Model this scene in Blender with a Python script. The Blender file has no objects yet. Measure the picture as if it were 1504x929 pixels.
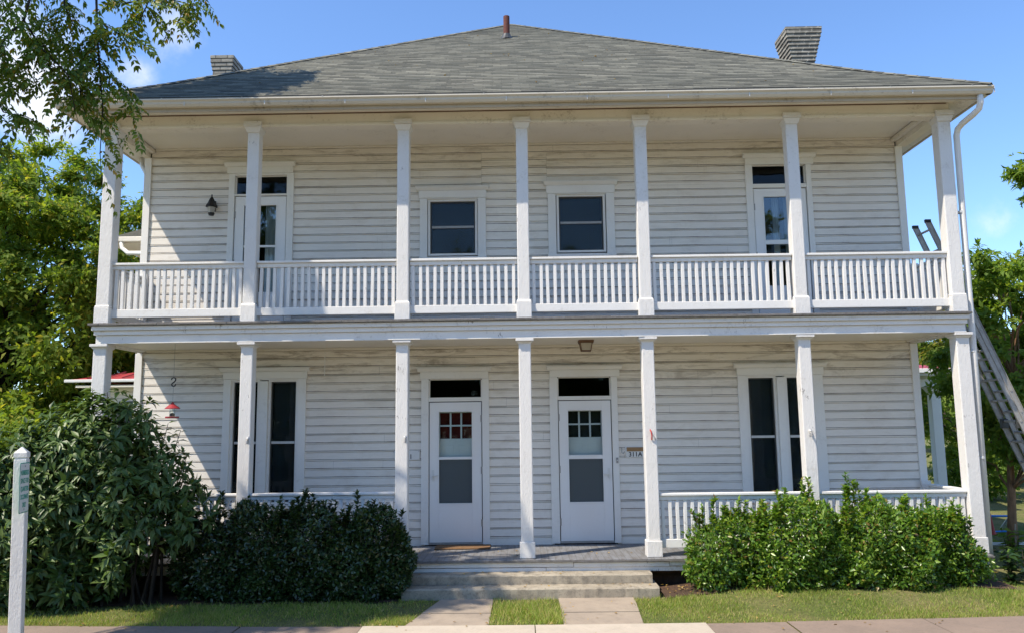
import bpy, math, random
import numpy as np
from mathutils import Matrix, Vector

sc = bpy.context.scene
C = sc.collection
rad = math.radians

# ------------------------------------------------------------------ camera
CAM = np.array([-0.0529, -10.8507, 1.7133]); YAW, PITCH, ROLL, FPX = -0.0104, 0.1333, -0.0124, 1184.8
_f = np.array([math.sin(YAW)*math.cos(PITCH), math.cos(YAW)*math.cos(PITCH), math.sin(PITCH)])
_r = np.array([math.cos(YAW), -math.sin(YAW), 0.0]); _u = np.cross(_r, _f)
CR = math.cos(ROLL)*_r + math.sin(ROLL)*_u; CU = -math.sin(ROLL)*_r + math.cos(ROLL)*_u; CF = _f
cd = bpy.data.cameras.new('camera'); cam = bpy.data.objects.new('camera', cd); C.objects.link(cam)
cd.sensor_fit = 'HORIZONTAL'; cd.sensor_width = 36.0; cd.lens = FPX/1504*36.0
cd.clip_start = 0.05; cd.clip_end = 2000
cam.matrix_world = Matrix(((CR[0], CU[0], -CF[0], CAM[0]), (CR[1], CU[1], -CF[1], CAM[1]), (CR[2], CU[2], -CF[2], CAM[2]), (0, 0, 0, 1)))
sc.camera = cam

def ray(x, y):
    d = CF*FPX + CR*(x-752) + CU*(464.5-y)
    return d/np.linalg.norm(d)
def at(x, y, Y):
    d = ray(x, y)
    return CAM + d*(Y-CAM[1])/d[1]

# ------------------------------------------------------------------ light
SUN = Vector((-0.60, -0.37, 1.0)).normalized()
world = bpy.data.worlds.new('World'); sc.world = world; world.use_nodes = True
wn, wl = world.node_tree.nodes, world.node_tree.links
bg = wn['Background']; bg.inputs['Strength'].default_value = 0.122
sky = wn.new('ShaderNodeTexSky'); sky.sky_type = 'NISHITA'; sky.sun_disc = False
sky.sun_elevation = math.asin(SUN.z); sky.sun_rotation = math.atan2(SUN.x, SUN.y) % (2*math.pi)
sky.air_density = 1.0; sky.dust_density = 0.35; sky.ozone_density = 1.2; sky.altitude = 300
tc = wn.new('ShaderNodeTexCoord')
def wmath(op, a, b=None):
    n = wn.new('ShaderNodeMath'); n.operation = op
    for i, v in enumerate((a, b)):
        if v is None: continue
        if isinstance(v, (int, float)): n.inputs[i].default_value = v
        else: wl.new(v, n.inputs[i])
    return n.outputs[0]
nz = wn.new('ShaderNodeTexNoise'); nz.inputs['Scale'].default_value = 7.0; nz.inputs['Detail'].default_value = 8; nz.inputs['Roughness'].default_value = 0.62
wl.new(tc.outputs['Generated'], nz.inputs['Vector'])
cloud = None
for (dx, dy, dz), r0, amt in (((-.51, .78, .38), .14, .9), ((-.375, .825, .425), .07, .42), ((-.415, .823, .375), .05, .5), ((.493, .857, .140), .045, .95), ((.511, .836, .205), .05, .4), ((-.56, .80, .2), .1, .4)):
    dn = wn.new('ShaderNodeVectorMath'); dn.operation = 'DISTANCE'; wl.new(tc.outputs['Generated'], dn.inputs[0]); dn.inputs[1].default_value = Vector((dx, dy, dz)).normalized()
    mr = wn.new('ShaderNodeMapRange'); mr.interpolation_type = 'SMOOTHSTEP'; wl.new(dn.outputs['Value'], mr.inputs[0])
    mr.inputs[1].default_value = 0.0; mr.inputs[2].default_value = r0; mr.inputs[3].default_value = amt; mr.inputs[4].default_value = 0.0
    cloud = mr.outputs[0] if cloud is None else wmath('MAXIMUM', cloud, mr.outputs[0])
mr = wn.new('ShaderNodeMapRange'); mr.interpolation_type = 'SMOOTHSTEP'; wl.new(wmath('ADD', nz.outputs['Fac'], wmath('MULTIPLY', cloud, 0.42)), mr.inputs[0])
mr.inputs[1].default_value = .58; mr.inputs[2].default_value = .95
cmix = wn.new('ShaderNodeMixRGB'); wl.new(wmath('MULTIPLY', mr.outputs[0], wmath('MINIMUM', wmath('MULTIPLY', cloud, 2.5), 1.0)), cmix.inputs[0])
tint = wn.new('ShaderNodeMixRGB'); tint.blend_type = 'MULTIPLY'; tint.inputs[0].default_value = 1.0
wl.new(sky.outputs[0], tint.inputs[1]); tint.inputs[2].default_value = (1.06, 1.30, 1.60, 1)
wl.new(tint.outputs[0], cmix.inputs[1]); cmix.inputs[2].default_value = (7.2, 7.3, 7.6, 1)
wl.new(cmix.outputs[0], bg.inputs['Color'])

sd = bpy.data.lights.new('sun', 'SUN'); sd.energy = 5.0; sd.angle = rad(0.53); sd.color = (1.0, .90, .755)
sun = bpy.data.objects.new('sun', sd); C.objects.link(sun); sun.location = (-20, -12, 33)
sun.rotation_euler = (-SUN).to_track_quat('-Z', 'Y').to_euler()
sc.view_settings.view_transform = 'Standard'; sc.view_settings.look = 'None'
sc.view_settings.gamma = 1.0; sc.view_settings.exposure = 0.48; sc.view_settings.use_curve_mapping = False
sc.render.engine = 'CYCLES'; sc.cycles.max_bounces = 8; sc.cycles.diffuse_bounces = 4; sc.cycles.glossy_bounces = 3
sc.cycles.transparent_max_bounces = 8; sc.cycles.caustics_reflective = False; sc.cycles.caustics_refractive = False

# ------------------------------------------------------------------ materials
class NT:
    def __init__(s, name):
        s.m = bpy.data.materials.new(name); s.m.use_nodes = True
        s.n, s.l = s.m.node_tree.nodes, s.m.node_tree.links
        s.b = s.n['Principled BSDF']; s.out = s.n['Material Output']
        s.tc = s.n.new('ShaderNodeTexCoord'); s.obj = s.tc.outputs['Object']
        s.geo = s.n.new('ShaderNodeNewGeometry')
    def set(s, sock, v):
        if hasattr(v, 'is_linked') or isinstance(v, bpy.types.NodeSocket): s.l.new(v, sock)
        elif isinstance(v, (tuple, list)) and len(v) == 3 and sock.type == 'RGBA': sock.default_value = (*v, 1)
        else: sock.default_value = v
    def noise(s, scale, detail=4, rough=.55, stretch=None, dist=0, src=None):
        t = s.n.new('ShaderNodeTexNoise'); t.inputs['Scale'].default_value = scale; t.inputs['Detail'].default_value = detail
        t.inputs['Roughness'].default_value = rough; t.inputs['Distortion'].default_value = dist
        v = src or s.geo.outputs['Position']
        if stretch:
            mp = s.n.new('ShaderNodeMapping'); mp.inputs['Scale'].default_value = stretch; s.l.new(v, mp.inputs[0]); v = mp.outputs[0]
        s.l.new(v, t.inputs['Vector']); return t.outputs['Fac']
    def ramp(s, fac, stops, mode='LINEAR'):
        r = s.n.new('ShaderNodeValToRGB'); r.color_ramp.interpolation = mode; e = r.color_ramp.elements
        while len(e) < len(stops): e.new(.5)
        for k, (p, c) in enumerate(stops):
            e[k].position = p; e[k].color = (*c, 1) if isinstance(c, (tuple, list)) else (c, c, c, 1)
        s.l.new(fac, r.inputs[0]); return r.outputs[0]
    def mix(s, fac, a, b, mode='MIX'):
        m = s.n.new('ShaderNodeMixRGB'); m.blend_type = mode
        s.set(m.inputs[0], fac); s.set(m.inputs[1], a); s.set(m.inputs[2], b); return m.outputs[0]
    def math(s, op, a, b=0.0):
        m = s.n.new('ShaderNodeMath'); m.operation = op; s.set(m.inputs[0], a); s.set(m.inputs[1], b); return m.outputs[0]
    def xyz(s, src=None):
        m = s.n.new('ShaderNodeSeparateXYZ'); s.l.new(src or s.geo.outputs['Position'], m.inputs[0]); return m.outputs
    def bump(s, h, strength=.3, dist=.01):
        b = s.n.new('ShaderNodeBump'); b.inputs['Strength'].default_value = strength; b.inputs['Distance'].default_value = dist
        s.l.new(h, b.inputs['Height']); s.l.new(b.outputs[0], s.b.inputs['Normal'])
    def fin(s, color, rough=.6, spec=.4, metal=0.0):
        s.set(s.b.inputs['Base Color'], color); s.set(s.b.inputs['Roughness'], rough)
        s.b.inputs['Specular IOR Level'].default_value = spec; s.b.inputs['Metallic'].default_value = metal
        return s.m

def paint(name, base, grime=(.35, .31, .25), amount=.5, bumpy=.25, chips=0.0, rough=.55):
    t = NT(name)
    n1 = t.noise(3.1, 6, .65, dist=.4); n2 = t.noise(26, 5, .65)
    c = t.mix(t.ramp(n1, [(.35, 0.0), (.75, .30*amount*2)]), base, tuple(b*.78 for b in base))
    c = t.mix(t.ramp(t.math('MULTIPLY', n1, n2), [(.30, 0.0), (.45, amount)]), c, grime)
    if chips:
        n3 = t.noise(60, 6, .7, (1, 1, .25)); n4 = t.noise(4, 2)
        c = t.mix(t.ramp(t.math('MULTIPLY', n3, n4), [(.40, 0.0), (.42, chips)]), c, (.16, .14, .12))
    h = t.noise(70, 5, .7, (1, 1, .35))
    if bumpy > .8: h = t.math('ADD', h, t.math('MULTIPLY', t.noise(30, 4, .6, (1, 1, .35)), .8))
    t.bump(h, bumpy, .006)
    return t.fin(c, rough)

WHITE = (.80, .785, .75)
M = {}
M['paint'] = paint('white_paint', WHITE, amount=.30, bumpy=.25)
M['post'] = paint('cracked_white_paint', (.72, .70, .665), amount=.30, bumpy=.85, chips=.7)
M['trimchip'] = paint('flaking_white_paint', (.78, .755, .71), amount=.45, bumpy=.5, chips=.8)
M['rail'] = paint('rail_paint', (.75, .735, .70), amount=.30, bumpy=.5, chips=.5)
M['casing'] = paint('casing_paint', (.79, .77, .72), amount=.18, bumpy=.12)
M['door'] = paint('door_paint', (.81, .80, .775), amount=.05, bumpy=.05, rough=.4)
M['ceiling'] = paint('ceiling_paint', (.76, .72, .64), amount=.25, bumpy=.1)
M['soffit'] = paint('eave_paint', (.78, .735, .645), grime=(.25, .2, .14), amount=.5, bumpy=.2)
M['plastic'] = paint('white_metal', (.74, .73, .69), grime=(.2, .18, .15), amount=.4, bumpy=.05, rough=.4)

def siding_mat():
    t = NT('siding_paint')
    z = t.xyz()[2]
    fr = t.math('FRACT', t.math('DIVIDE', t.math('ADD', z, .001), .125))
    n1 = t.noise(2.2, 7, .7, (1, 1, 2.2), .5); n2 = t.noise(14, 6, .7, (.35, 1, 3)); n3 = t.noise(1.1, 3, .6)
    base = t.mix(t.ramp(n2, [(.35, 0.0), (.7, 1.0)]), (.825, .777, .70), (.76, .712, .635))
    base = t.mix(t.ramp(n1, [(.52, 0.0), (.78, .38)]), base, (.46, .39, .29))
    # grime and the groove's shade, both painted into the joint under each board
    joint = t.ramp(fr, [(0.0, 0.0), (.905, 0.0), (.93, .8), (1.0, 1.0)])
    joint2 = t.ramp(fr, [(0.0, .4), (.015, .1), (.025, 0.0)])
    j = t.math('MULTIPLY', t.math('MAXIMUM', joint, joint2), t.ramp(n1, [(.25, .45), (.6, 1.0)]))
    base = t.mix(j, base, (.10, .078, .055))
    streak = t.noise(9, 5, .65, (6, 1, .35))
    base = t.mix(t.ramp(t.math('MULTIPLY', streak, n3), [(.36, 0.0), (.46, .22)]), base, (.38, .30, .21))
    bare = t.noise(38, 6, .75, (.3, 1, 2.5))
    base = t.mix(t.ramp(t.math('MULTIPLY', bare, n3), [(.41, 0.0), (.44, .5)]), base, (.25, .20, .15))
    # mildew and soot stains that gather on the top boards of each storey
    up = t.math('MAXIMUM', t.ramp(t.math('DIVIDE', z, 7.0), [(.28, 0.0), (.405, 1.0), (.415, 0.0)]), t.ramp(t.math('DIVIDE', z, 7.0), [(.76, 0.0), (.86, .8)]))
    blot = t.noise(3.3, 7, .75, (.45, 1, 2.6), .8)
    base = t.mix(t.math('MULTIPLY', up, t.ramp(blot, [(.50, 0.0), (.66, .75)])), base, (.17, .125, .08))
    t.bump(t.noise(60, 5, .7, (.25, 1, 2)), .3, .005)
    return t.fin(base, .65, .3)
M['siding'] = siding_mat()

def roof_mat():
    t = NT('asphalt_shingles')
    br = t.n.new('ShaderNodeTexBrick'); t.l.new(t.tc.outputs['UV'], br.inputs['Vector'])
    br.inputs['Scale'].default_value = 1.0; br.offset = .5; br.squash = 1.0
    br.inputs['Brick Width'].default_value = .26; br.inputs['Row Height'].default_value = .125
    br.inputs['Mortar Size'].default_value = .008; br.inputs['Mortar Smooth'].default_value = .3; br.inputs['Bias'].default_value = -.1
    br.inputs['Color1'].default_value = (.135, .135, .10, 1); br.inputs['Color2'].default_value = (.275, .268, .205, 1); br.inputs['Mortar'].default_value = (.02, .02, .02, 1)
    u, v, _ = t.xyz(t.tc.outputs['UV'])
    row = t.math('FLOOR', t.math('DIVIDE', v, .125)); fv = t.math('FRACT', t.math('DIVIDE', v, .125))
    col_ = t.math('FLOOR', t.math('ADD', t.math('DIVIDE', u, .23), t.math('MULTIPLY', row, .37)))
    cb = t.n.new('ShaderNodeCombineXYZ'); t.l.new(col_, cb.inputs[0]); t.l.new(row, cb.inputs[1])
    wn_ = t.n.new('ShaderNodeTexWhiteNoise'); wn_.noise_dimensions = '2D'; t.l.new(cb.outputs[0], wn_.inputs['Vector'])
    tabc = t.ramp(wn_.outputs['Value'], [(0, (.16, .155, .115)), (.3, (.30, .285, .22)), (.5, (.36, .345, .275)), (.55, (.20, .195, .15)), (.8, (.28, .27, .21)), (1, (.13, .128, .10))])
    band = t.math('MULTIPLY', t.math('GREATER_THAN', wn_.outputs['Value'], .5), t.ramp(fv, [(0, 1.0), (.52, 1.0), (.6, 0.0)]))
    c0 = t.mix(t.math('MULTIPLY', band, .92), t.mix(.28, br.outputs['Color'], tabc), (.022, .024, .02))
    c = t.mix(t.ramp(t.noise(1.3, 5, .65), [(.35, 0.0), (.7, .45)]), c0, (.075, .085, .068))
    c = t.mix(t.ramp(t.noise(1.0, 4, .7, (4.0, 26, 26), .2), [(.46, 0.0), (.56, .5)]), c, (.07, .068, .05))
    c = t.mix(t.ramp(t.noise(260, 2, .6), [(.3, 0.0), (.8, .5)]), c, (.27, .265, .24))
    t.bump(t.noise(240, 3), .5, .004)
    return t.fin(c, .9, .2)
M['roof'] = roof_mat()

def brick_mat(name, c1, c2, mortar, sc_=1.0):
    t = NT(name)
    x, y, z = t.xyz()
    cb = t.n.new('ShaderNodeCombineXYZ'); t.l.new(t.math('ADD', x, y), cb.inputs[0]); t.l.new(z, cb.inputs[1])
    br = t.n.new('ShaderNodeTexBrick'); t.l.new(cb.outputs[0], br.inputs['Vector']); br.inputs['Scale'].default_value = 1.0
    br.inputs['Brick Width'].default_value = .2*sc_; br.inputs['Row Height'].default_value = .066*sc_; br.inputs['Mortar Size'].default_value = .008*sc_
    br.inputs['Color1'].default_value = (*c1, 1); br.inputs['Color2'].default_value = (*c2, 1); br.inputs['Mortar'].default_value = (*mortar, 1)
    c = t.mix(t.ramp(t.noise(9, 5, .7), [(.35, 0.0), (.7, .8)]), br.outputs['Color'], tuple(v*.35 for v in c1))
    t.bump(t.noise(70, 4), .5, .006)
    return t.fin(c, .9, .2)
M['chimney'] = brick_mat('buff_brick', (.27, .25, .21), (.14, .13, .115), (.50, .46, .38))
M['chimdark'] = brick_mat('grey_brick', (.46, .45, .41), (.30, .29, .265), (.08, .075, .07))
M['stone'] = brick_mat('foundation_stone', (.12, .085, .06), (.085, .065, .05), (.07, .06, .05), 1.8)

def concrete(name, c1, c2, dark=(.10, .09, .075), amt=.5, speck=.4):
    t = NT(name)
    n = t.noise(2.3, 6, .65); n2 = t.noise(45, 5, .75); n3 = t.noise(9, 6, .7)
    c = t.mix(t.ramp(n, [(.3, 0.0), (.7, 1.0)]), c1, c2)
    c = t.mix(t.ramp(n3, [(.5, 0.0), (.75, amt)]), c, dark)
    c = t.mix(t.ramp(n2, [(.52, 0.0), (.72, speck)]), c, tuple(v*.45 for v in c2))
    t.bump(t.noise(120, 5, .75), .5, .006)
    return t.fin(c, .9, .2)
M['step'] = concrete('old_concrete', (.40, .35, .27), (.27, .235, .18), amt=.75, speck=.8)
M['walk'] = concrete('walk_concrete', (.37, .305, .235), (.29, .24, .19), amt=.3, speck=.3)
M['walkdark'] = concrete('brown_concrete', (.27, .205, .16), (.22, .17, .135), amt=.3, speck=.35)
M['apron'] = concrete('pale_concrete', (.50, .43, .345), (.43, .375, .30), dark=(.25, .21, .17), amt=.3, speck=.25)
M['asphalt'] = concrete('asphalt', (.06, .06, .06), (.045, .045, .047), (.03, .03, .03)); M['street'] = concrete('street_bounce_concrete', (.34, .28, .20), (.28, .235, .17), (.16, .13, .10))  # street is out of view, made pale and warm to bounce light upward
M['soil'] = concrete('mulch', (.10, .06, .04), (.06, .04, .028), (.02, .015, .01), speck=.8)

def floor_mat():
    t = NT('grey_floor_paint')
    x = t.xyz()[0]; fr = t.math('FRACT', t.math('DIVIDE', x, .09))
    c = t.mix(t.ramp(t.noise(5, 6, .7, (3, .6, 1)), [(.4, 0.0), (.65, .8)]), (.20, .205, .215), (.12, .105, .09))
    c = t.mix(t.ramp(fr, [(0, .8), (.06, 0.0), (.94, 0.0), (1, .8)]), c, (.06, .055, .05))
    return t.fin(c, .6, .4)
M['floor'] = floor_mat()

def ground_mat():
    t = NT('lawn_soil')
    c = t.mix(t.ramp(t.noise(.9, 6, .7), [(.4, 0.0), (.62, 1.0)]), (.13, .16, .045), (.24, .21, .09))
    c = t.mix(t.ramp(t.noise(30, 4, .7), [(.4, 0.0), (.7, .7)]), c, (.035, .045, .015))
    t.bump(t.noise(40, 5, .8), .8, .03)
    return t.fin(c, 1.0, .1)
M['ground'] = ground_mat()

def leaf_mat(name, stops, rough=.5, spec=.35, trans=.35, bump=False):
    t = NT(name)
    rnd = t.geo.outputs['Random Per Island']
    c = t.ramp(rnd, stops)
    big = t.noise(1.2, 3, .6)
    c = t.mix(t.ramp(big, [(.35, 0.0), (.7, .45)]), c, tuple(v*.7 for v in stops[0][1]))
    t.fin(c, rough, spec)
    tr = t.n.new('ShaderNodeBsdfTranslucent')
    t.l.new(t.mix(1.0, c, (1.5, 1.45, .55), 'MULTIPLY'), tr.inputs[0])
    mx = t.n.new('ShaderNodeMixShader'); mx.inputs[0].default_value = trans
    t.l.new(t.b.outputs[0], mx.inputs[1]); t.l.new(tr.outputs[0], mx.inputs[2]); t.l.new(mx.outputs[0], t.out.inputs[0])
    return t.m
M['leaf_back'] = leaf_mat('bright_leaves', [(0, (.12, .205, .03)), (.55, (.20, .29, .045)), (.88, (.30, .35, .055)), (1, (.45, .38, .06))], .6, .15, .55)
M['leaf_far'] = leaf_mat('far_leaves', [(0, (.08, .14, .025)), (.6, (.14, .20, .032)), (.9, (.24, .21, .04)), (1, (.36, .23, .04))], .6, .15, .45)
M['leaf_right'] = leaf_mat('young_tree_leaves', [(0, (.105, .19, .03)), (.6, (.175, .27, .045)), (1, (.26, .33, .06))], .55, .2, .5)
M['leaf_walnut'] = leaf_mat('walnut_leaves', [(0, (.075, .13, .015)), (.6, (.15, .225, .028)), (.88, (.26, .31, .04)), (.93, (.32, .22, .03)), (1, (.42, .27, .03))], .5, .3, .3)
M['leaf_shrub'] = leaf_mat('viburnum_leaves', [(0, (.035, .075, .016)), (.55, (.08, .145, .03)), (1, (.18, .25, .07))], .42, .4, .22)
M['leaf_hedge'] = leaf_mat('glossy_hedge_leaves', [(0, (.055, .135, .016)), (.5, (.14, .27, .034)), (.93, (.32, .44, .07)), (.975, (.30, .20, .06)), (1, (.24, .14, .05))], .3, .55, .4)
M['leaf_hedge_shaded'] = leaf_mat('shaded_hedge_leaves', [(0, (.022, .05, .014)), (.6, (.04, .08, .02)), (1, (.07, .12, .03))], .28, .6, .2)  # darker copy of the hedge leaves, with shade put into the colour
M['grass'] = leaf_mat('grass_blades', [(0, (.20, .30, .045)), (.55, (.29, .38, .07)), (.75, (.44, .40, .14)), (1, (.6, .48, .25))], .6, .2, .35)

def bark(name, c):
    t = NT(name)
    col = t.mix(t.ramp(t.noise(14, 6, .7, (1, 1, .25)), [(.35, 0.0), (.65, 1.0)]), tuple(v*.5 for v in c), c)
    t.bump(t.noise(22, 6, .7, (1, 1, .2)), .9, .02); return t.fin(col, .9, .2)
M['bark'] = bark('bark', (.10, .08, .06)); M['darkbark'] = bark('dark_bark', (.045, .036, .028)); M['wrap'] = bark('tree_wrap', (.36, .21, .12))

def plain(name, c, rough=.5, metal=0.0, spec=.4, var=.25):
    t = NT(name)
    col = t.mix(t.ramp(t.noise(18, 5, .7), [(.35, 0.0), (.75, var)]), c, tuple(v*.4 for v in c))
    return t.fin(col, rough, spec, metal)
M['gutter'] = paint('dirty_gutter_metal', (.60, .555, .46), grime=(.16, .13, .09), amount=.6, bumpy=.05, rough=.6)
M['stained'] = paint('stained_fascia', (.46, .40, .31), grime=(.14, .11, .08), amount=.8, bumpy=.2)
M['weathered'] = plain('weathered_board_ends', (.20, .19, .18), .9, var=.9)
M['black'] = plain('black_iron', (.018, .018, .018), .5)
M['dark'] = plain('dark_sash', (.05, .052, .05), .4)
M['red'] = plain('red_metal', (.34, .03, .04), .45)
M['redroof'] = plain('red_roof_paint', (.36, .045, .05), .5)
M['rust'] = plain('rusty_pipe', (.15, .045, .03), .8, var=.9)
M['alu'] = plain('worn_aluminium', (.40, .385, .36), .5, .3, var=.5)
M['galv'] = plain('grey_painted_metal', (.62, .62, .60), .4, .0, var=.3)
M['blue'] = plain('blue_pipe', (.03, .25, .72), .35)
M['green'] = plain('green_letters', (.04, .30, .21), .5)
M['signwhite'] = plain('sign_white', (.70, .72, .70), .35, var=.12)
M['mat'] = plain('coir_mat', (.20, .11, .05), .95, var=.7)
M['copper'] = plain('rusty_copper', (.15, .08, .045), .6, var=.6)
M['brass'] = plain('brass_plate', (.36, .22, .11), .4, .3)
M['frost'] = plain('frosted_glass', (.42, .39, .33), .2)
M['seed'] = plain('bird_seed', (.28, .22, .15), .9, var=.8)
M['curtain'] = plain('white_curtain', (.62, .62, .62), .9, var=.1)
M['inside'] = plain('dark_room', (.06, .055, .05), .9)
M['insidered'] = plain('dark_red_room', (.22, .02, .018), .9)
M['orange'] = plain('orange_cone', (.45, .05, .04), .6)
M['fallen'] = leaf_mat('fallen_leaves', [(0, (.25, .14, .05)), (.5, (.42, .28, .08)), (1, (.5, .36, .16))], .7, .2, .2)

def glass(name, tint=(.9, .95, .95), ior=1.24):
    t = NT(name); t.n.remove(t.b)
    tr = t.n.new('ShaderNodeBsdfTransparent'); tr.inputs[0].default_value = (*tint, 1)
    gl = t.n.new('ShaderNodeBsdfGlossy'); gl.inputs['Roughness'].default_value = .03; gl.inputs['Color'].default_value = (.95, .97, 1, 1)
    bw = t.n.new('ShaderNodeBump'); bw.inputs['Strength'].default_value = .08; bw.inputs['Distance'].default_value = .02; t.l.new(t.noise(3, 2), bw.inputs['Height'])
    t.l.new(bw.outputs[0], gl.inputs['Normal'])
    fr = t.n.new('ShaderNodeFresnel'); fr.inputs['IOR'].default_value = ior
    mx = t.n.new('ShaderNodeMixShader'); t.l.new(fr.outputs[0], mx.inputs[0]); t.l.new(tr.outputs[0], mx.inputs[1]); t.l.new(gl.outputs[0], mx.inputs[2])
    t.l.new(mx.outputs[0], t.out.inputs[0]); return t.m
M['glass'] = glass('window_glass'); M['mirrorglass'] = glass('door_glass', ior=1.75)
def screen():
    t = NT('insect_screen'); t.n.remove(t.b)
    tr = t.n.new('ShaderNodeBsdfTransparent'); df = t.n.new('ShaderNodeBsdfDiffuse'); df.inputs[0].default_value = (.12, .14, .145, 1)
    mx = t.n.new('ShaderNodeMixShader'); mx.inputs[0].default_value = .72
    t.l.new(tr.outputs[0], mx.inputs[1]); t.l.new(df.outputs[0], mx.inputs[2]); t.l.new(mx.outputs[0], t.out.inputs[0]); return t.m
M['screen'] = screen()
def dusk_screen():
    t = NT('window_screen'); t.n.remove(t.b)
    tr = t.n.new('ShaderNodeBsdfTransparent'); df = t.n.new('ShaderNodeBsdfDiffuse'); t.l.new(t.ramp(t.noise(5, 4, .6, (1, 1, .5)), [(.35, (.03, .034, .036)), (.7, (.07, .08, .085))]), df.inputs[0])
    mx = t.n.new('ShaderNodeMixShader'); mx.inputs[0].default_value = .55
    t.l.new(tr.outputs[0], mx.inputs[1]); t.l.new(df.outputs[0], mx.inputs[2]); t.l.new(mx.outputs[0], t.out.inputs[0]); return t.m
M['windowscreen'] = dusk_screen()

# ------------------------------------------------------------------ mesh helpers
ORG = {}
def tag(o, label=None, cat=None, group=None, kind=None):
    if label: o['label'] = label
    if cat: o['category'] = cat
    if group: o['group'] = group
    if kind: o['kind'] = kind
    return o
def thing(name, loc, label, cat, group=None):
    o = bpy.data.objects.new(name, None); C.objects.link(o); o.location = loc; o.empty_display_size = .2
    ORG[o.name] = np.array(loc, float); return tag(o, label, cat, group)

class MB:
    def __init__(s): s.v = []; s.f = []; s.uv = None
    def add(s, vs, fs):
        b = len(s.v); s.v += [tuple(map(float, p)) for p in vs]; s.f += [tuple(i+b for i in f) for f in fs]; return s
    def box(s, x0, x1, y0, y1, z0, z1):
        x0, x1 = min(x0, x1), max(x0, x1); y0, y1 = min(y0, y1), max(y0, y1); z0, z1 = min(z0, z1), max(z0, z1)
        return s.add([(x0, y0, z0), (x1, y0, z0), (x1, y1, z0), (x0, y1, z0), (x0, y0, z1), (x1, y0, z1), (x1, y1, z1), (x0, y1, z1)],
                     [(0, 3, 2, 1), (4, 5, 6, 7), (0, 1, 5, 4), (1, 2, 6, 5), (2, 3, 7, 6), (3, 0, 4, 7)])
    def frus(s, c, w0, d0, z0, w1, d1, z1):
        x, y = c
        q = lambda w, d, z: [(x-w/2, y-d/2, z), (x+w/2, y-d/2, z), (x+w/2, y+d/2, z), (x-w/2, y+d/2, z)]
        return s.add(q(w0, d0, z0)+q(w1, d1, z1), [(0, 3, 2, 1), (4, 5, 6, 7), (0, 1, 5, 4), (1, 2, 6, 5), (2, 3, 7, 6), (3, 0, 4, 7)])
    def extr(s, prof, axis, a, b, cap=True):
        """closed 2-D profile extruded along an axis ('X': prof=(y,z); 'Y': prof=(x,z))"""
        n = len(prof)
        P = (lambda p, t: (t, p[0], p[1])) if axis == 'X' else (lambda p, t: (p[0], t, p[1]))
        vs = [P(p, a) for p in prof]+[P(p, b) for p in prof]
        fs = [(i, (i+1) % n, n+(i+1) % n, n+i) for i in range(n)]
        if cap: fs += [tuple(range(n))[::-1], tuple(range(n, 2*n))]
        return s.add(vs, fs)
    def tube(s, pts, r, n=8, cap=True):
        pts = [np.array(p, float) for p in pts]; rs = r if hasattr(r, '__len__') else [r]*len(pts)
        ref = None; rings = []
        for i, p in enumerate(pts):
            d = pts[min(i+1, len(pts)-1)]-pts[max(i-1, 0)]; d = d/(np.linalg.norm(d)+1e-9)
            if ref is None: ref = np.array([0, 0, 1.]) if abs(d[2]) < .9 else np.array([1., 0, 0])
            a = np.cross(d, ref); a /= np.linalg.norm(a)+1e-9; b = np.cross(d, a); ref = np.cross(a, d)
            rings.append([p+rs[i]*(math.cos(2*math.pi*k/n)*a+math.sin(2*math.pi*k/n)*b) for k in range(n)])
        vs = [q for rg in rings for q in rg]; fs = []
        for i in range(len(pts)-1):
            for k in range(n): fs.append((i*n+k, i*n+(k+1) % n, (i+1)*n+(k+1) % n, (i+1)*n+k))
        if cap: fs += [tuple(range(n))[::-1], tuple((len(pts)-1)*n+k for k in range(n))]
        return s.add(vs, fs)
    def lathe(s, c, prof, n=20):
        x, y, z = c; m = len(prof)
        vs = [(x+r*math.cos(2*math.pi*k/n), y+r*math.sin(2*math.pi*k/n), z+h) for r, h in prof for k in range(n)]
        fs = [(i*n+k, i*n+(k+1) % n, (i+1)*n+(k+1) % n, (i+1)*n+k) for i in range(m-1) for k in range(n)]
        return s.add(vs, fs)
    def build(s, name, mat, parent=None, bevel=0, smooth=False, org=None):
        v = np.array(s.v)
        if parent is not None: o0 = ORG[parent.name]
        elif org is not None: o0 = np.array(org, float)
        else: o0 = np.array([(v[:, 0].min()+v[:, 0].max())/2, (v[:, 1].min()+v[:, 1].max())/2, v[:, 2].min()])
        me = bpy.data.meshes.new(name); me.from_pydata([tuple(p) for p in (v-o0)], [], s.f); me.materials.append(M[mat] if isinstance(mat, str) else mat)
        if s.uv is not None:
            ul = me.uv_layers.new(name='UVMap'); ul.data.foreach_set('uv', np.array(s.uv, np.float32).ravel())
        me.update()
        ob = bpy.data.objects.new(name, me); C.objects.link(ob)
        if smooth: me.polygons.foreach_set('use_smooth', [True]*len(me.polygons))
        if parent is not None: ob.parent = parent
        else: ob.location = o0
        ORG[ob.name] = o0
        if bevel:
            b = ob.modifiers.new('bevel', 'BEVEL'); b.width = bevel; b.segments = 2; b.limit_method = 'ANGLE'
        return ob
def B(name, mat, parent, x0, x1, y0, y1, z0, z1, bevel=.003):
    return MB().box(x0, x1, y0, y1, z0, z1).build(name, mat, parent, bevel)

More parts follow.
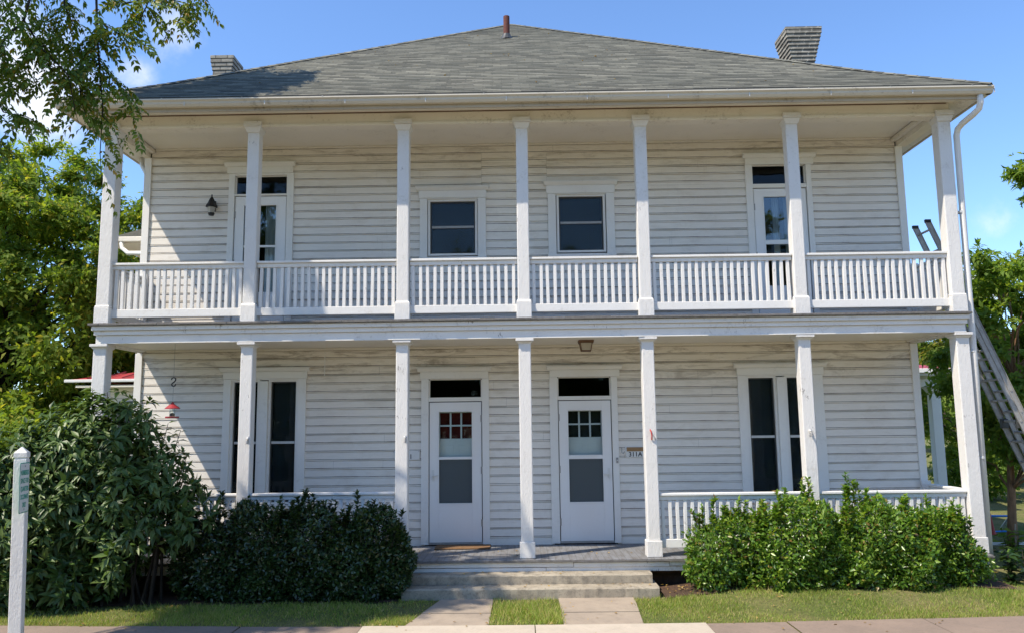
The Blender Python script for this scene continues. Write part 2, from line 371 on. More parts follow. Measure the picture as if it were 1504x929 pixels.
def np_mesh(name, V, Q, mat, parent=None, org=None, smooth=False):
    """big quad mesh from arrays"""
    o0 = ORG[parent.name] if parent is not None else (np.array(org, float) if org is not None else np.zeros(3))
    me = bpy.data.meshes.new(name); V = (V-o0).astype(np.float32); k = Q.shape[1]
    me.vertices.add(len(V)); me.vertices.foreach_set('co', V.ravel())
    me.loops.add(Q.size); me.loops.foreach_set('vertex_index', Q.astype(np.int32).ravel())
    me.polygons.add(len(Q)); me.polygons.foreach_set('loop_start', (np.arange(len(Q))*k).astype(np.int32))
    me.update(calc_edges=True); me.validate(); me.materials.append(M[mat])
    if smooth: me.polygons.foreach_set('use_smooth', np.ones(len(Q), bool))
    ob = bpy.data.objects.new(name, me); C.objects.link(ob)
    if parent is not None: ob.parent = parent
    else: ob.location = o0
    ORG[ob.name] = o0; return ob
def norm(a): return a/(np.linalg.norm(a, axis=-1, keepdims=True)+1e-9)
LEAFV = np.array([(0, 0, 0), (.42, -.5, .10), (.5, 0, 0), (.42, .5, .10), (1, 0, -.12)])
LEAFQ = np.array([(0, 1, 4, 2), (0, 2, 4, 3)])
def leaf_arrays(P, D, N, L, W):
    D = norm(D); S = norm(np.cross(N, D)); N = np.cross(D, S)
    n = len(P); L = np.broadcast_to(L, n); W = np.broadcast_to(W, n)
    t = LEAFV
    V = P[:, None]+D[:, None]*(t[None, :, :1]*L[:, None, None])+S[:, None]*(t[None, :, 1:2]*W[:, None, None])+N[:, None]*(t[None, :, 2:]*L[:, None, None])
    Q = (np.arange(n)*5)[:, None, None]+LEAFQ[None]
    return V.reshape(-1, 3), Q.reshape(-1, 4)
def rvec(rng, n): return norm(rng.normal(size=(n, 3)))

def text_mesh(name, s, size, mat, parent, loc, ax, up, depth=.0015, width=None):
    cu = bpy.data.curves.new(name, 'FONT'); cu.body = s; cu.size = size; cu.extrude = depth; cu.offset = size*.015; cu.align_x = 'CENTER'; cu.align_y = 'CENTER'
    o = bpy.data.objects.new('tmp_text', cu); C.objects.link(o)
    dg = bpy.context.evaluated_depsgraph_get(); me = bpy.data.meshes.new_from_object(o.evaluated_get(dg))
    bpy.data.objects.remove(o); bpy.data.curves.remove(cu)
    co = np.zeros(len(me.vertices)*3); me.vertices.foreach_get('co', co); co = co.reshape(-1, 3)
    if width:
        w = co[:, 0].max()-co[:, 0].min(); co[:, 0] *= width/w
    ax = np.array(ax, float); up = np.array(up, float); nn = np.cross(ax, up)
    wv = np.array(loc)+co[:, :1]*ax+co[:, 1:2]*up+co[:, 2:]*nn-ORG[parent.name]
    me.vertices.foreach_set('co', wv.ravel().astype(np.float32)); me.update(); me.materials.clear(); me.materials.append(M[mat])
    ob = bpy.data.objects.new(name, me); C.objects.link(ob); ob.parent = parent; ORG[ob.name] = ORG[parent.name]; return ob

# ------------------------------------------------------------------ setting: ground, walk, road
def sstep(a, b, x):
    t = np.clip((x-a)/(b-a), 0, 1); return t*t*(3-2*t)
def gh(x, y):
    x = np.asarray(x, float); y = np.asarray(y, float)
    return -.40+.10*sstep(1.5, 2.6, x)*sstep(-1.7, -.7, y)*(1-sstep(5.4, 6.6, x))
def edge(x): return -1.95+.0072*np.asarray(x)**2*(np.abs(x) < 8)+(np.abs(x) >= 8)*.46

xs = np.concatenate([[-400, -150, -60, -30, -16, -10], np.arange(-8, 8.01, .25), [10, 16, 30, 60, 150, 400]])
ys = np.concatenate([[-60, -25, -12.5, -12, -3.6, -3.5, -2.6], np.arange(-2.2, 1.2, .12), [2, 3, 5, 10, 20, 40, 90, 200, 500]])
X, Y = np.meshgrid(xs, ys); Z = gh(X, Y)-.03*((Y < -3.55))-.12*((Y < -3.55) & (Y > -12.2))
V = np.stack([X, Y, Z], -1).reshape(-1, 3); nx = len(xs)
Q = np.array([(j*nx+i, j*nx+i+1, (j+1)*nx+i+1, (j+1)*nx+i) for j in range(len(ys)-1) for i in range(nx-1)])
tag(np_mesh('ground', V, Q, 'ground', smooth=True), kind='structure')

def strip(name, mat, x0, x1, z, yout=-3.1, n=40, joints=()):
    xx = np.linspace(x0, x1, n); m = MB()
    vs = [(x, float(edge(x)), z) for x in xx]+[(x, yout, z) for x in xx]
    m.add(vs, [(i, n+i, n+i+1, i+1) for i in range(n-1)])
    # a shallow edge so the slab has thickness
    vs = [(x, float(edge(x)), z) for x in xx]+[(x, float(edge(x)), z-.05) for x in xx]
    m.add(vs, [(i, i+1, n+i+1, n+i) for i in range(n-1)])
    return tag(m.build(name, mat, org=(0, 0, 0)), kind='structure')
for k, (a, b) in enumerate(((-40, -9), (-8.99, -6.9), (-6.888, -4.45), (-4.438, -3.1), (-3.088, -1.785), (1.875, 2.72), (2.732, 4.2), (4.212, 5.7), (5.712, 7.5), (7.51, 40))):
    strip('sidewalk', 'walkdark', a, b, -.388-.003*((k*7) % 3), n=14)
strip('sidewalk_apron', 'apron', -1.775, .052, -.385, n=12); strip('sidewalk_apron', 'apron', .062, 1.865, -.385, n=12)
tag(MB().box(-60, 60, -3.55, -3.4, -.55, -.395).build('kerb', 'walk'), kind='structure')
tag(MB().add([(-200, -12, -.535), (200, -12, -.535), (200, -3.56, -.535), (-200, -3.56, -.535)], [(0, 1, 2, 3)]).build('road', 'street'), kind='structure')
def path(x0a, x1a, x0b, x1b):
    ya0, ya1 = float(edge(x0a)), float(edge(x1a)); m = MB(); z = -.39
    q = [(x0a, ya0+.012), (x1a, ya1+.012), (x1b, -.61), (x0b, -.61)]
    f = .42
    mid0 = (x0a+(x0b-x0a)*f, ya0+(-.61-ya0)*f); mid1 = (x1a+(x1b-x1a)*f, ya1+(-.61-ya1)*f)
    for (a, b, c, d, zz) in ((q[0], q[1], mid1, mid0, z), ((mid0[0], mid0[1]+.01), (mid1[0], mid1[1]+.01), q[2], q[3], z+.006)):
        m.add([(*p, zz) for p in (a, b, c, d)]+[(*p, zz-.06) for p in (a, b, c, d)], [(0, 1, 2, 3), (0, 4, 5, 1), (1, 5, 6, 2), (2, 6, 7, 3), (3, 7, 4, 0)])
    return tag(m.build('path', 'walk'), kind='structure')
path(-1.33, -.435, -1.06, -.43); path(.365, 1.21, .365, 1.29)
# planting beds
for x0, x1, y0, y1 in ((1.66, 5.95, -.72, -.03), (-7.6, -1.6, -.78, -.03)):
    n = 24; m = MB(); r = random.Random(4)
    xx = np.linspace(x0, x1, n); fr = [y0+.05*math.sin(i*1.7)+r.uniform(-.02, .02) for i in range(n)]
    m.add([(xx[i], fr[i], float(gh(xx[i], fr[i]))+.012) for i in range(n)]+[(xx[i], (fr[i]+y1)/2, float(gh(xx[i], -.3))+.03) for i in range(n)]+[(xx[i], y1, float(gh(xx[i], -.05))+.02) for i in range(n)],
          [(k*n+i, k*n+i+1, (k+1)*n+i+1, (k+1)*n+i) for k in (0, 1) for i in range(n-1)])
    tag(m.build('planting_bed', 'soil', smooth=True), kind='structure')

# ------------------------------------------------------------------ the house
H = thing('house', (0, 0, 0), 'white two storey clapboard double house with full width porches and grey hip roof', 'house')
W = 1.15; HX = 5.80; D = 10.3; EX = .125
PX = [-5.725, -3.737, -1.646, 0, 1.646, 3.737, 5.835]
openings = [(-1.50, -.62, 4.24, 5.25), (.45, 1.34, 4.26, 5.30), (-4.45, -3.55, 3.10, 5.68), (3.46, 4.37, 3.10, 5.70),
            (-4.42, -3.30, .60, 2.50), (3.19, 4.34, .55, 2.47), (-1.48, -.58, -.02, 2.48), (.40, 1.31, -.02, 2.50)]
rng = np.random.default_rng(7)

def siding_profile(z, e=EX):   # (height, outward)
    return [(z, .002), (z, .021), (z+.6*e, .018), (z+.90*e, .0165), (z+.93*e, .010), (z+.965*e, .004), (z+e, .002)]
def front_siding():
    m = MB()
    def board(xa, xb, z, dz, do):
        pr = siding_profile(z+dz)
        for (za, oa), (zb, ob) in zip(pr[:-1], pr[1:]):
            if za > 6.02: continue
            mid = (za+zb)/2; segs = [(xa, xb)]
            for (a, b, c, d) in openings:
                if c < mid < d:
                    ns = []
                    for (p, q) in segs:
                        if b <= p or a >= q: ns.append((p, q)); continue
                        if a > p: ns.append((p, a))
                        if b < q: ns.append((b, q))
                    segs = ns
            for p, q in segs:
                k = max(1, int((q-p)/1.5)); g = np.linspace(p, q, k+1); ws = [math.sin(x*1.3+z*7)*.0035 for x in g]
                m.add([(g[i], W-oa-do, za+ws[i]) for i in range(k+1)]+[(g[i], W-ob-do, zb+ws[i]) for i in range(k+1)],
                      [(i, i+1, k+2+i, k+1+i) for i in range(k)])
    for i in range(49):
        z = -.02+i*EX-.0; r = random.Random(i)
        # runs of boards with butt joints
        cuts = [-HX+.08]+sorted(r.uniform(-4.5, 4.5) for _ in range(r.choice((1, 2, 2, 3))))+[HX-.08]
        if 4.55 < z < 5.85: cuts = [-HX+.08, -.62, .38, HX-.08]
        for k in range(len(cuts)-1):
            dz = r.uniform(-.003, .003); do = r.uniform(-.0015, .002)
            if 4.55 < z < 5.85 and k == 1: dz += .045
            board(cuts[k]+.0007, cuts[k+1]-.0007, z, dz, do)
    board(-.62, .38, 4.605-EX+.06, 0, -.004)
    return m
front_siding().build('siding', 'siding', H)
# sheathing behind the boards so no daylight leaks, with the same openings
def sheath(name, mat, y0, y1):
    m = MB(); zs = sorted({-.1, 6.05, *[o[2] for o in openings], *[o[3] for o in openings]})
    for za, zb in zip(zs[:-1], zs[1:]):
        mid = (za+zb)/2; segs = [(-HX+.03, HX-.03)]
        for (a, b, c, d) in openings:
            if c < mid < d:
                ns = []
                for p, q in segs:
                    if b <= p or a >= q: ns.append((p, q)); continue
                    if a > p: ns.append((p, a))
                    if b < q: ns.append((b, q))
                segs = ns
        for p, q in segs: m.box(p, q, y0, y1, za, zb)
    return m.build(name, mat, H)
sheath('wall_frame', 'inside', W+.002, W+.12)
# side and rear walls
for sx in (-1, 1):
    m = MB()
    for i in range(49):
        z = -.02+i*EX; pr = siding_profile(z); n = len(pr)
        if z > 6.0: continue
        m.add([(sx*(HX-.03+o), W+.09, h) for h, o in pr]+[(sx*(HX-.03+o), D, h) for h, o in pr], [(k, k+1, n+k+1, n+k) for k in range(n-1)])
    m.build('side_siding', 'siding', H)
    B('side_wall', 'inside', H, sx*(HX-.16), sx*(HX-.032), W+.13, D-.02, -.1, 6.05, 0)
B('rear_wall', 'siding', H, -HX, HX, D, D+.12, -.1, 6.05, 0)
B('room_floor', 'inside', H, -HX+.17, HX-.17, W+.13, D-.01, -.12, -.03, 0); B('room_floor', 'inside', H, -HX+.17, HX-.17, W+.13, D-.01, 2.9, 3.08, 0)
B('room_ceiling', 'inside', H, -HX+.17, HX-.17, W+.13, D-.01, 6.05, 6.12, 0); B('room_wall', 'inside', H, -.06, .06, W+.13, 5, -.02, 2.89, 0)
B('room_wall', 'inside', H, -HX+.17, HX-.17, 5.0, 5.1, -.02, 2.89, 0); B('room_wall', 'inside', H, -HX+.17, HX-.17, 4.0, 4.1, 3.09, 6.04, 0)
for sx in (-1, 1):
    for z0, z1 in ((.0, 2.84), (3.14, 5.86)):
        MB().box(sx*5.71, sx*5.815, W-.045, W+.0, z0, z1).box(sx*5.772, sx*5.815, W+.002, W+.09, z0, z1).build('corner_board', 'casing', H, .003)
# foundation
MB().box(-5.85, 5.85, .04, .2, -.55, -.17).box(-5.78, 5.78, W+.05, D, -.55, -.125).build('foundation', 'stone', H)

# ---- porch floor (lower)
B('porch_floor', 'floor', H, -5.83, 5.93, -.20, W-.03, -.035, 0, .006)
m = MB(); r_ = random.Random(12)
for z0, z1, yf, ln in ((-.098, -.040, -.165, (1.0, 2.6)), (-.160, -.103, -.150, (.8, 2.4))):
    x = -5.80
    while x < 5.8:
        x1 = min(5.90, x+r_.uniform(*ln)); x1 = 5.90 if 5.90-x1 < .4 else x1; yo = r_.uniform(-.006, .006); dz = r_.uniform(-.005, .004)
        m.box(x, x1-.004, yf+yo, -.11, z0+dz, z1+dz); x = x1
m.build('floor_fascia', 'trimchip', H, .004)
m = MB(); x = -5.84
while x < 5.9:
    l = r_.uniform(.08, .35); x1 = min(5.94, x+l); m.box(x, x1-.002, -.213+r_.uniform(0, .010), -.2005, -.034+r_.uniform(0, .006), -.004+r_.uniform(-.008, .003)); x = x1
m.build('floor_edge', 'weathered', H)
for sx in (-1, 1): B('side_fascia', 'trimchip', H, sx*5.76, sx*5.795, -.105, W-.05, -.16, -.04)
# ---- deck (upper floor)
B('deck_floor', 'floor', H, -5.83, 5.93, -.21, W-.03, 3.095, 3.13, .006)
MB().box(-5.81, 5.91, -.175, -.09, 3.035, 3.093).box(-5.79, 5.89, -.145, -.09, 2.975, 3.033).box(-5.77, 5.87, -.12, -.09, 2.862, 2.973).build('deck_fascia', 'trimchip', H, .004)
for sx in (-1, 1):
    xo = 5.79 if sx < 0 else 5.89
    MB().box(sx*(xo-.04), sx*xo, -.085, W+.0, 2.975, 3.093).box(sx*5.72, sx*(xo-.042), -.085, W-.02, 2.845, 3.09).box(sx*5.66, sx*5.715, -.02, W-.03, 2.862, 2.90).build('side_beam', 'trimchip', H, .004)
m = MB(); r_ = random.Random(8); x = -5.76
while x < 5.85:
    l = r_.uniform(.15, .9); x1 = min(5.87, x+l); yo = r_.uniform(-.012, .006); m.box(x+.001, x1, -.132+yo, -.1205, 2.862, 2.876); x = x1
m.build('sun_catching_bead', 'trimchip', H)  # bead added under the fascia, jogged in and out to catch patchy sun
m = MB(); x = -5.84
while x < 5.9:
    l = r_.uniform(.08, .4); x1 = min(5.94, x+l); m.box(x, x1-.002, -.222+r_.uniform(0, .008), -.2105, 3.10+r_.uniform(0, .006), 3.128+r_.uniform(-.006, .006)); x = x1
m.build('deck_edge', 'weathered', H)
B('lower_ceiling', 'ceiling', H, -5.70, 5.70, -.085, W-.028, 2.884, 2.93, 0)
# ceiling edge mould against the wall
B('ceiling_mould', 'ceiling', H, -5.65, 5.65, W-.055, W-.028, 2.852, 2.883)
# ---- upper beam, ceiling, soffit
MB().box(-5.84, 5.92, -.09, .09, 5.865, 6.055).box(-5.85, 5.93, -.105, -.092, 5.865, 5.905).build('beam', 'soffit', H, .004)
for sx in (-1, 1):
    MB().box(sx*5.74, sx*(5.83 if sx < 0 else 5.90), .095, W, 5.86, 6.05).box(sx*5.66, sx*5.735, .095, W-.03, 5.93, 5.985).build('side_beam', 'soffit', H, .004)
B('upper_ceiling', 'ceiling', H, -5.735, 5.735, .095, W-.028, 6.0, 6.045, 0)
B('ceiling_mould', 'ceiling', H, -5.65, 5.65, W-.05, W-.028, 5.972, 5.999)
EVX, EVY = 6.25, -.52
# sloping boxed soffit all round: outer edge lower
def soffit():
    m = MB()
    oi = [(-5.88, -.07), (5.90, -.07), (5.90, D+.1), (-5.88, D+.1)]; oo = [(-EVX+.10, EVY+.09), (EVX-.10, EVY+.09), (EVX-.10, 11.88), (-EVX+.10, 11.88)]
    zi, zo = 6.062, 5.962
    for k in range(4):
        a, b = oi[k], oi[(k+1) % 4]; c, d = oo[k], oo[(k+1) % 4]
        m.add([(*a, zi), (*b, zi), (*d, zo), (*c, zo)], [(0, 1, 2, 3)])
    return m
soffit().build('soffit', 'soffit', H)
m = MB().box(-EVX+.07, EVX-.07, EVY+.055, EVY+.085, 5.95, 6.09)
for sx in (-1, 1): m.box(sx*(EVX-.10), sx*(EVX-.07), EVY+.088, 11.85, 5.95, 6.09)
m.build('fascia', 'stained', H, .003)
B('soffit_strip', 'copper', H, -5.86, 5.88, -.102, -.091, 6.040, 6.052, 0)
# gutter: K profile, front and right side
prof = [(EVY+.05, 6.00), (EVY-.01, 6.00), (EVY-.035, 6.03), (EVY-.04, 6.055), (EVY-.065, 6.075), (EVY-.065, 6.093), (EVY-.055, 6.093), (EVY-.053, 6.08), (EVY-.03, 6.06), (EVY-.0, 6.012), (EVY+.05, 6.012)]
g = MB().extr(prof, 'X', -EVX-.02, EVX+.02)
gutter = g.build('gutter', 'gutter', H)
m = MB()
for k in range(12):
    x = -5.9+k*1.08; m.box(x-.008, x+.008, EVY-.069, EVY+.045, 6.0935, 6.098)
    m.box(x+.3-.006, x+.3+.006, EVY-.044, EVY-.036, 6.0, 6.06)
m.build('gutter_strap', 'galv', gutter)
for sx in (-1, 1):
    pr = [(sx*(EVX+q[0]*-1-.52-.0), q[1]) for q in [(p[0]-EVY-.52+.0, p[1]) for p in prof]]
    pr = [(sx*(EVX-(p[0]-EVY)), p[1]) for p in prof]
    MB().extr(pr, 'Y', EVY-.0, 11.8).build('side_gutter', 'plastic', H)

# ---- roof of lapped courses
APX = np.array([-.17, 5.73]); RZ0 = 6.125
def roof_z(d): return RZ0+.63*d if d < 1 else RZ0+.63+.684*(d-1)
DM = 6.25
def roof():
    m = MB(); uv = []
    cor = [(-EVX-.02, EVY-.02), (EVX+.02, EVY-.02), (EVX+.02, 11.98), (-EVX-.02, 11.98)]
    step = .104; nrow = int(DM/step)
    r = random.Random(2)
    for k in range(4):
        a, b = np.array(cor[k]), np.array(cor[(k+1) % 4])
        for i in range(nrow+1):
            d0, d1 = i*step, min((i+1)*step, DM)
            if d1 <= d0: continue
            f0, f1 = d0/DM, d1/DM
            p0, p1 = a+(APX-a)*f0, b+(APX-b)*f0; q0, q1 = a+(APX-a)*f1, b+(APX-b)*f1
            zl0, zl1 = roof_z(d0)+.011, roof_z(d1)+.001
            w0 = np.linalg.norm(p1-p0); w1 = np.linalg.norm(q1-q0); vv = i*.125
            ns = max(1, int(w0/.9)) if k == 0 else 1
            P = [p0+(p1-p0)*t/ns for t in range(ns+1)]; Qs = [q0+(q1-q0)*t/ns for t in range(ns+1)]
            jit = [r.uniform(-.003, .003) for _ in range(ns+1)]
            m.add([(*P[t], zl0+jit[t]) for t in range(ns+1)]+[(*Qs[t], zl1) for t in range(ns+1)], [(t, t+1, ns+2+t, ns+1+t) for t in range(ns)])
            for t in range(ns):
                u = [(-w0/2+w0*t/ns), (-w0/2+w0*(t+1)/ns), (-w1/2+w1*(t+1)/ns), (-w1/2+w1*t/ns)]
                uv += [(u[0]+k*3.3, vv+.004), (u[1]+k*3.3, vv+.004), (u[2]+k*3.3, vv+.121), (u[3]+k*3.3, vv+.121)]
            # butt edge
            m.add([(*p0, zl0-.013), (*p1, zl0-.013), (*p1, zl0), (*p0, zl0)], [(0, 1, 2, 3)])
            uv += [(-w0/2+k*3.3, vv), (w0/2+k*3.3, vv), (w0/2+k*3.3, vv+.001), (-w0/2+k*3.3, vv+.001)]
    m.uv = uv; return m
RF = roof().build('roof', 'roof', H)
m = MB(); uv = []
cor = [(-EVX-.02, EVY-.02), (EVX+.02, EVY-.02), (EVX+.02, 11.98), (-EVX-.02, 11.98)]
for k, c in enumerate(cor):       # hip caps, a row of short folded shingles
    c = np.array(c); dr = norm((APX-c)[None])[0]; nr = np.array([-dr[1], dr[0]])
    for i in range(60):
        f0, f1 = i/60, min(1, (i+1.2)/60); p, q = c+(APX-c)*f0, c+(APX-c)*f1
        z0, z1 = roof_z(f0*DM)+.022, roof_z(f1*DM)+.016
        for sgn in (1, -1):
            m.add([(*p, z0), (*(p+nr*sgn*.11), z0-.052), (*(q+nr*sgn*.11), z1-.052), (*q, z1)], [(0, 1, 2, 3) if sgn < 0 else (3, 2, 1, 0)])
            uu = i*.29; vv_ = [(uu, .01+k), (uu+.2, .01+k), (uu+.2, .11+k), (uu, .11+k)]
            uv += vv_ if sgn < 0 else vv_[::-1]
m.uv = uv; m.build('hip_cap', 'roof', RF)
B('roof_edge', 'dark', RF, -EVX-.015, EVX+.015, EVY-.025, EVY+.02, 6.100, 6.118, 0)
# chimneys
def chimney(cx, cy, w, d, zb, zt, flare, rows, cap, mat, label):
    m = MB(); rh = .066; ztop = zb+rows*rh
    m.box(cx-w/2, cx+w/2, cy-d/2, cy+d/2, 6.4, zb)
    for i in range(rows):
        t = min(1, (i+1)/rows); ww = w+flare*t; dd = d+flare*.75*t
        m.box(cx-ww/2, cx+ww/2, cy-dd/2, cy+dd/2, zb+i*rh+.001, zb+(i+1)*rh-.002)
        m.box(cx-ww/2+.02, cx+ww/2-.02, cy-dd/2+.02, cy+dd/2-.02, zb+(i+1)*rh-.002, zb+(i+1)*rh+.001)
    c = m.build('chimney', mat, RF, .003); c['label'] = label
    ww = w+flare+.01; dd = d+flare*.75+.01
    MB().box(cx-ww/2, cx+ww/2, cy-dd/2, cy+dd/2, ztop+.004, ztop+cap).build('chimney_cap', mat, RF, .004)
chimney(4.77, 2.28, .37, .40, 7.70, 8.29, .23, 8, .05, 'chimney', 'buff brick chimney flaring out to the top')
chimney(-5.05, 2.3, .32, .42, 7.72, 7.98, .07, 3, .06, 'chimdark', 'short pale grey brick chimney')
yv = 4.05; zv = roof_z(yv+.52)
vp = MB().tube([(-.245, yv, zv-.05), (-.245, yv, zv+.44)], .062, 14).build('vent_pipe', 'rust', RF, smooth=False)
MB().lathe((-.245, yv, zv-.06), [(.14, .0), (.10, .07), (.07, .13), (.066, .13)], 14).build('pipe_flashing', 'dark', RF)

# ---- porch posts
for k, x in enumerate(PX):
    w = .165 if k not in (0, 6) else .18
    p = MB().box(x-w/2, x+w/2, -w/2, w/2, 3.36, 5.80).build('porch_post', 'post', H, .012)
    MB().box(x-.102, x+.102, -.105, .105, 3.133, 3.355).frus((x, 0), .204, .21, 3.357, w+.01, w+.01, 3.385).build('plinth', 'post', p, .006)
    MB().frus((x, -.01), w+.012, w+.012, 5.79, .23, .23, 5.863).box(x-.125, x+.125, -.145, -.1065, 5.868, 5.935).box(x-.11, x+.11, -.13, -.1065, 5.864, 5.867).build('capital', 'post', p, .005)
    p = MB().box(x-w/2, x+w/2, -w/2, w/2, .20, 2.812).build('porch_post', 'post', H, .012)
    MB().box(x-.10, x+.10, -.105, .10, .002, .205).build('plinth', 'post', p, .006)
    MB().box(x-.12, x+.12, -.135, .12, 2.825, 2.860).frus((x, 0), w+.01, w+.01, 2.795, w+.05, w+.05, 2.823).build('capital', 'post', p, .004)

# ---- railings
def railing(a, b, zt, zb, axis='X', other=0.0, each=True, w=.042):
    """top rail, bottom rail and balusters between two posts"""
    bx = (lambda s, t, o0, o1, z0, z1: (s, t, other+o0, other+o1, z0, z1)) if axis == 'X' else (lambda s, t, o0, o1, z0, z1: (other+o0, other+o1, s, t, z0, z1))
    top = MB().box(*bx(a, b, -.055, .055, zt-.032, zt)).box(*bx(a, b, -.03, .03, zt-.088, zt-.034)).build('railing', 'rail', H, .005)
    MB().box(*bx(a, b, -.03, .03, zb, zb+.11)).build('bottom_rail', 'rail', top, .006)
    n = max(2, int(round((b-a)/.0975))); sp = (b-a)/n; allm = MB(); r = random.Random(int(abs(a)*100))
    for i in range(n):
        c = a+sp*(i+.5)+r.uniform(-.004, .004); mm = MB() if each else allm
        mm.box(*bx(c-w/2, c+w/2, -.022, .022, zb+.112, zt-.09))
        if each:
            ln = r.gauss(0, .004); k3 = 0 if axis == 'X' else 1; zt_ = max(p[2] for p in mm.v)
            mm.v = [tuple(p[q]+(ln if q == k3 and p[2] > zt_-.01 else 0) for q in range(3)) for p in mm.v]
            mm.build('baluster', 'rail', top, .003)
    if not each:
        o = allm.build('balusters', 'rail', top); o['kind'] = 'stuff'
pw = .09
for k in range(6): railing(PX[k]+pw, PX[k+1]-pw, 3.972, 3.222)
for x, s in ((PX[0], -1), (PX[6], 1)):
    railing(.095, W-.11, 3.96, 3.222, 'Y', x, False)
    MB().box(x-.06, x+.06, W-.108, W-.055, 3.133, 4.02).build('newel', 'post', H, .006)
railing(PX[4]+pw, PX[5]-pw, .802, .105); railing(PX[5]+pw, PX[6]-pw, .802, .105, each=False)
railing(PX[0]+pw, PX[1]-pw, .86, .105, each=False); railing(PX[1]+pw, PX[2]-pw, .86, .105, each=False)
for x in (PX[0], PX[6]): railing(.095, W-.06, .80, .105, 'Y', x, False)
MB().box(5.69, 5.83, W-.10, W-.047, .80, .845).frus((5.76, W-.075), .08, .05, .70, .13, .055, .799).build('bracket', 'post', H, .003)

# ---- window and door casings
YF = W-.048       # front of casings
def casing(x0, x1, z0, z1, hx0, hx1, hz1, ix0, ix1, name='casing', parent=None, sill=True, izt=None):
    """side boards x0..ix0 and ix1..x1, head board with crown"""
    m = MB().box(x0, ix0, YF, W+.02, z0, z1).box(ix1, x1, YF, W+.02, z0, z1)
    if izt and izt < z1: m.box(ix0+.001, ix1-.001, YF+.002, W+.02, izt, z1)
    hz0 = z1+.002
    m.box(hx0+.05, hx1-.05, YF-.008, W+.02, hz0, hz1-.05)
    m.extr([(YF-.010, hz1-.048), (YF-.05, hz1-.012), (YF-.05, hz1), (W-.0, hz1), (W-.0, hz1-.048)], 'X', hx0+.012, hx1-.012)
    m.box(hx0, hx1, YF-.058, W, hz1+.001, hz1+.012)
    if sill: m.box(x0-.01, x1+.01, YF-.022, W+.02, z0-.045, z0-.001)
    return m.build(name, 'casing', parent, .003)
YG = W+.035       # glass plane
def sash_window(parent, x0, x1, z0, z1, zm, frame='dark', fr=.022):
    """double-hung: jamb liner, frame, meeting rail, two panes"""
    B('jamb', 'casing', parent, x0-.035, x0, YF+.03, YG+.05, z0-.03, z1+.03, .002); B('jamb', 'casing', parent, x1, x1+.035, YF+.03, YG+.05, z0-.03, z1+.03, .002)
    B('head_jamb', 'casing', parent, x0+.001, x1-.001, YF+.03, YG+.05, z1, z1+.03, 0); B('sill', 'casing', parent, x0+.001, x1-.001, YF+.03, YG+.05, z0-.03, z0, 0)
    m = MB().box(x0, x0+fr, YG-.012, YG+.02, z0, z1).box(x1-fr, x1, YG-.012, YG+.02, z0, z1).box(x0+fr, x1-fr, YG-.012, YG+.02, z1-fr, z1).box(x0+fr, x1-fr, YG-.012, YG+.02, z0, z0+fr)
    m.build('sash', frame, parent, .002)
    B('meeting_rail', 'galv' if fr < .02 else 'alu', parent, x0+fr+.001, x1-fr-.001, YG-.018, YG+.015, zm-.018, zm+.018, .002)
    MB().box(x0+fr+.001, x1-fr-.001, YG+.022, YG+.024, z0+fr, z1-fr).build('window_screen', 'windowscreen', parent)
    for a, b in ((z0+fr, zm-.019), (zm+.019, z1-fr)):
        MB().box(x0+fr+.001, x1-fr-.001, YG, YG+.004, a, b).build('pane', 'glass', parent)
def wthing(label):
    o = bpy.data.objects.new('window', None); C.objects.link(o); o.parent = H; ORG[o.name] = np.zeros(3)
    if label: o['label'] = label
    return o
w = wthing('upper window left of the centre post'); casing(-1.563, -.556, 4.235, 5.150, -1.628, -.499, 5.315, -1.45, -.68, parent=w, izt=5.135); sash_window(w, -1.408, -.722, 4.29, 5.105, 4.71)
w = wthing('upper window right of the centre post'); casing(.39, 1.40, 4.255, 5.195, .317, 1.463, 5.37, .51, 1.275, parent=w, izt=5.18); sash_window(w, .556, 1.229, 4.312, 5.152, 4.75)
for x0, x1, zt, pn in ((-4.475, -3.245, 2.437, ((-4.33, -3.975), (-3.775, -3.40))), (3.14, 4.39, 2.40, ((3.30, 3.675), (3.87, 4.21)))):
    w = wthing('tall paired lower window'); a, b = pn
    casing(x0, x1, .60, zt, x0-.06, x1+.065, zt+.155, a[0]-.035, b[1]+.035, parent=w, izt=2.42 if x0 < 0 else 2.385)
    MB().box(a[1]+.037, b[0]-.037, YF, W+.02, .60, 2.405 if x0 < 0 else 2.37).build('mullion', 'casing', w, .003)
    for p in pn: sash_window(w, p[0], p[1], .64, 2.395 if x0 < 0 else 2.36, 1.50, fr=.016)

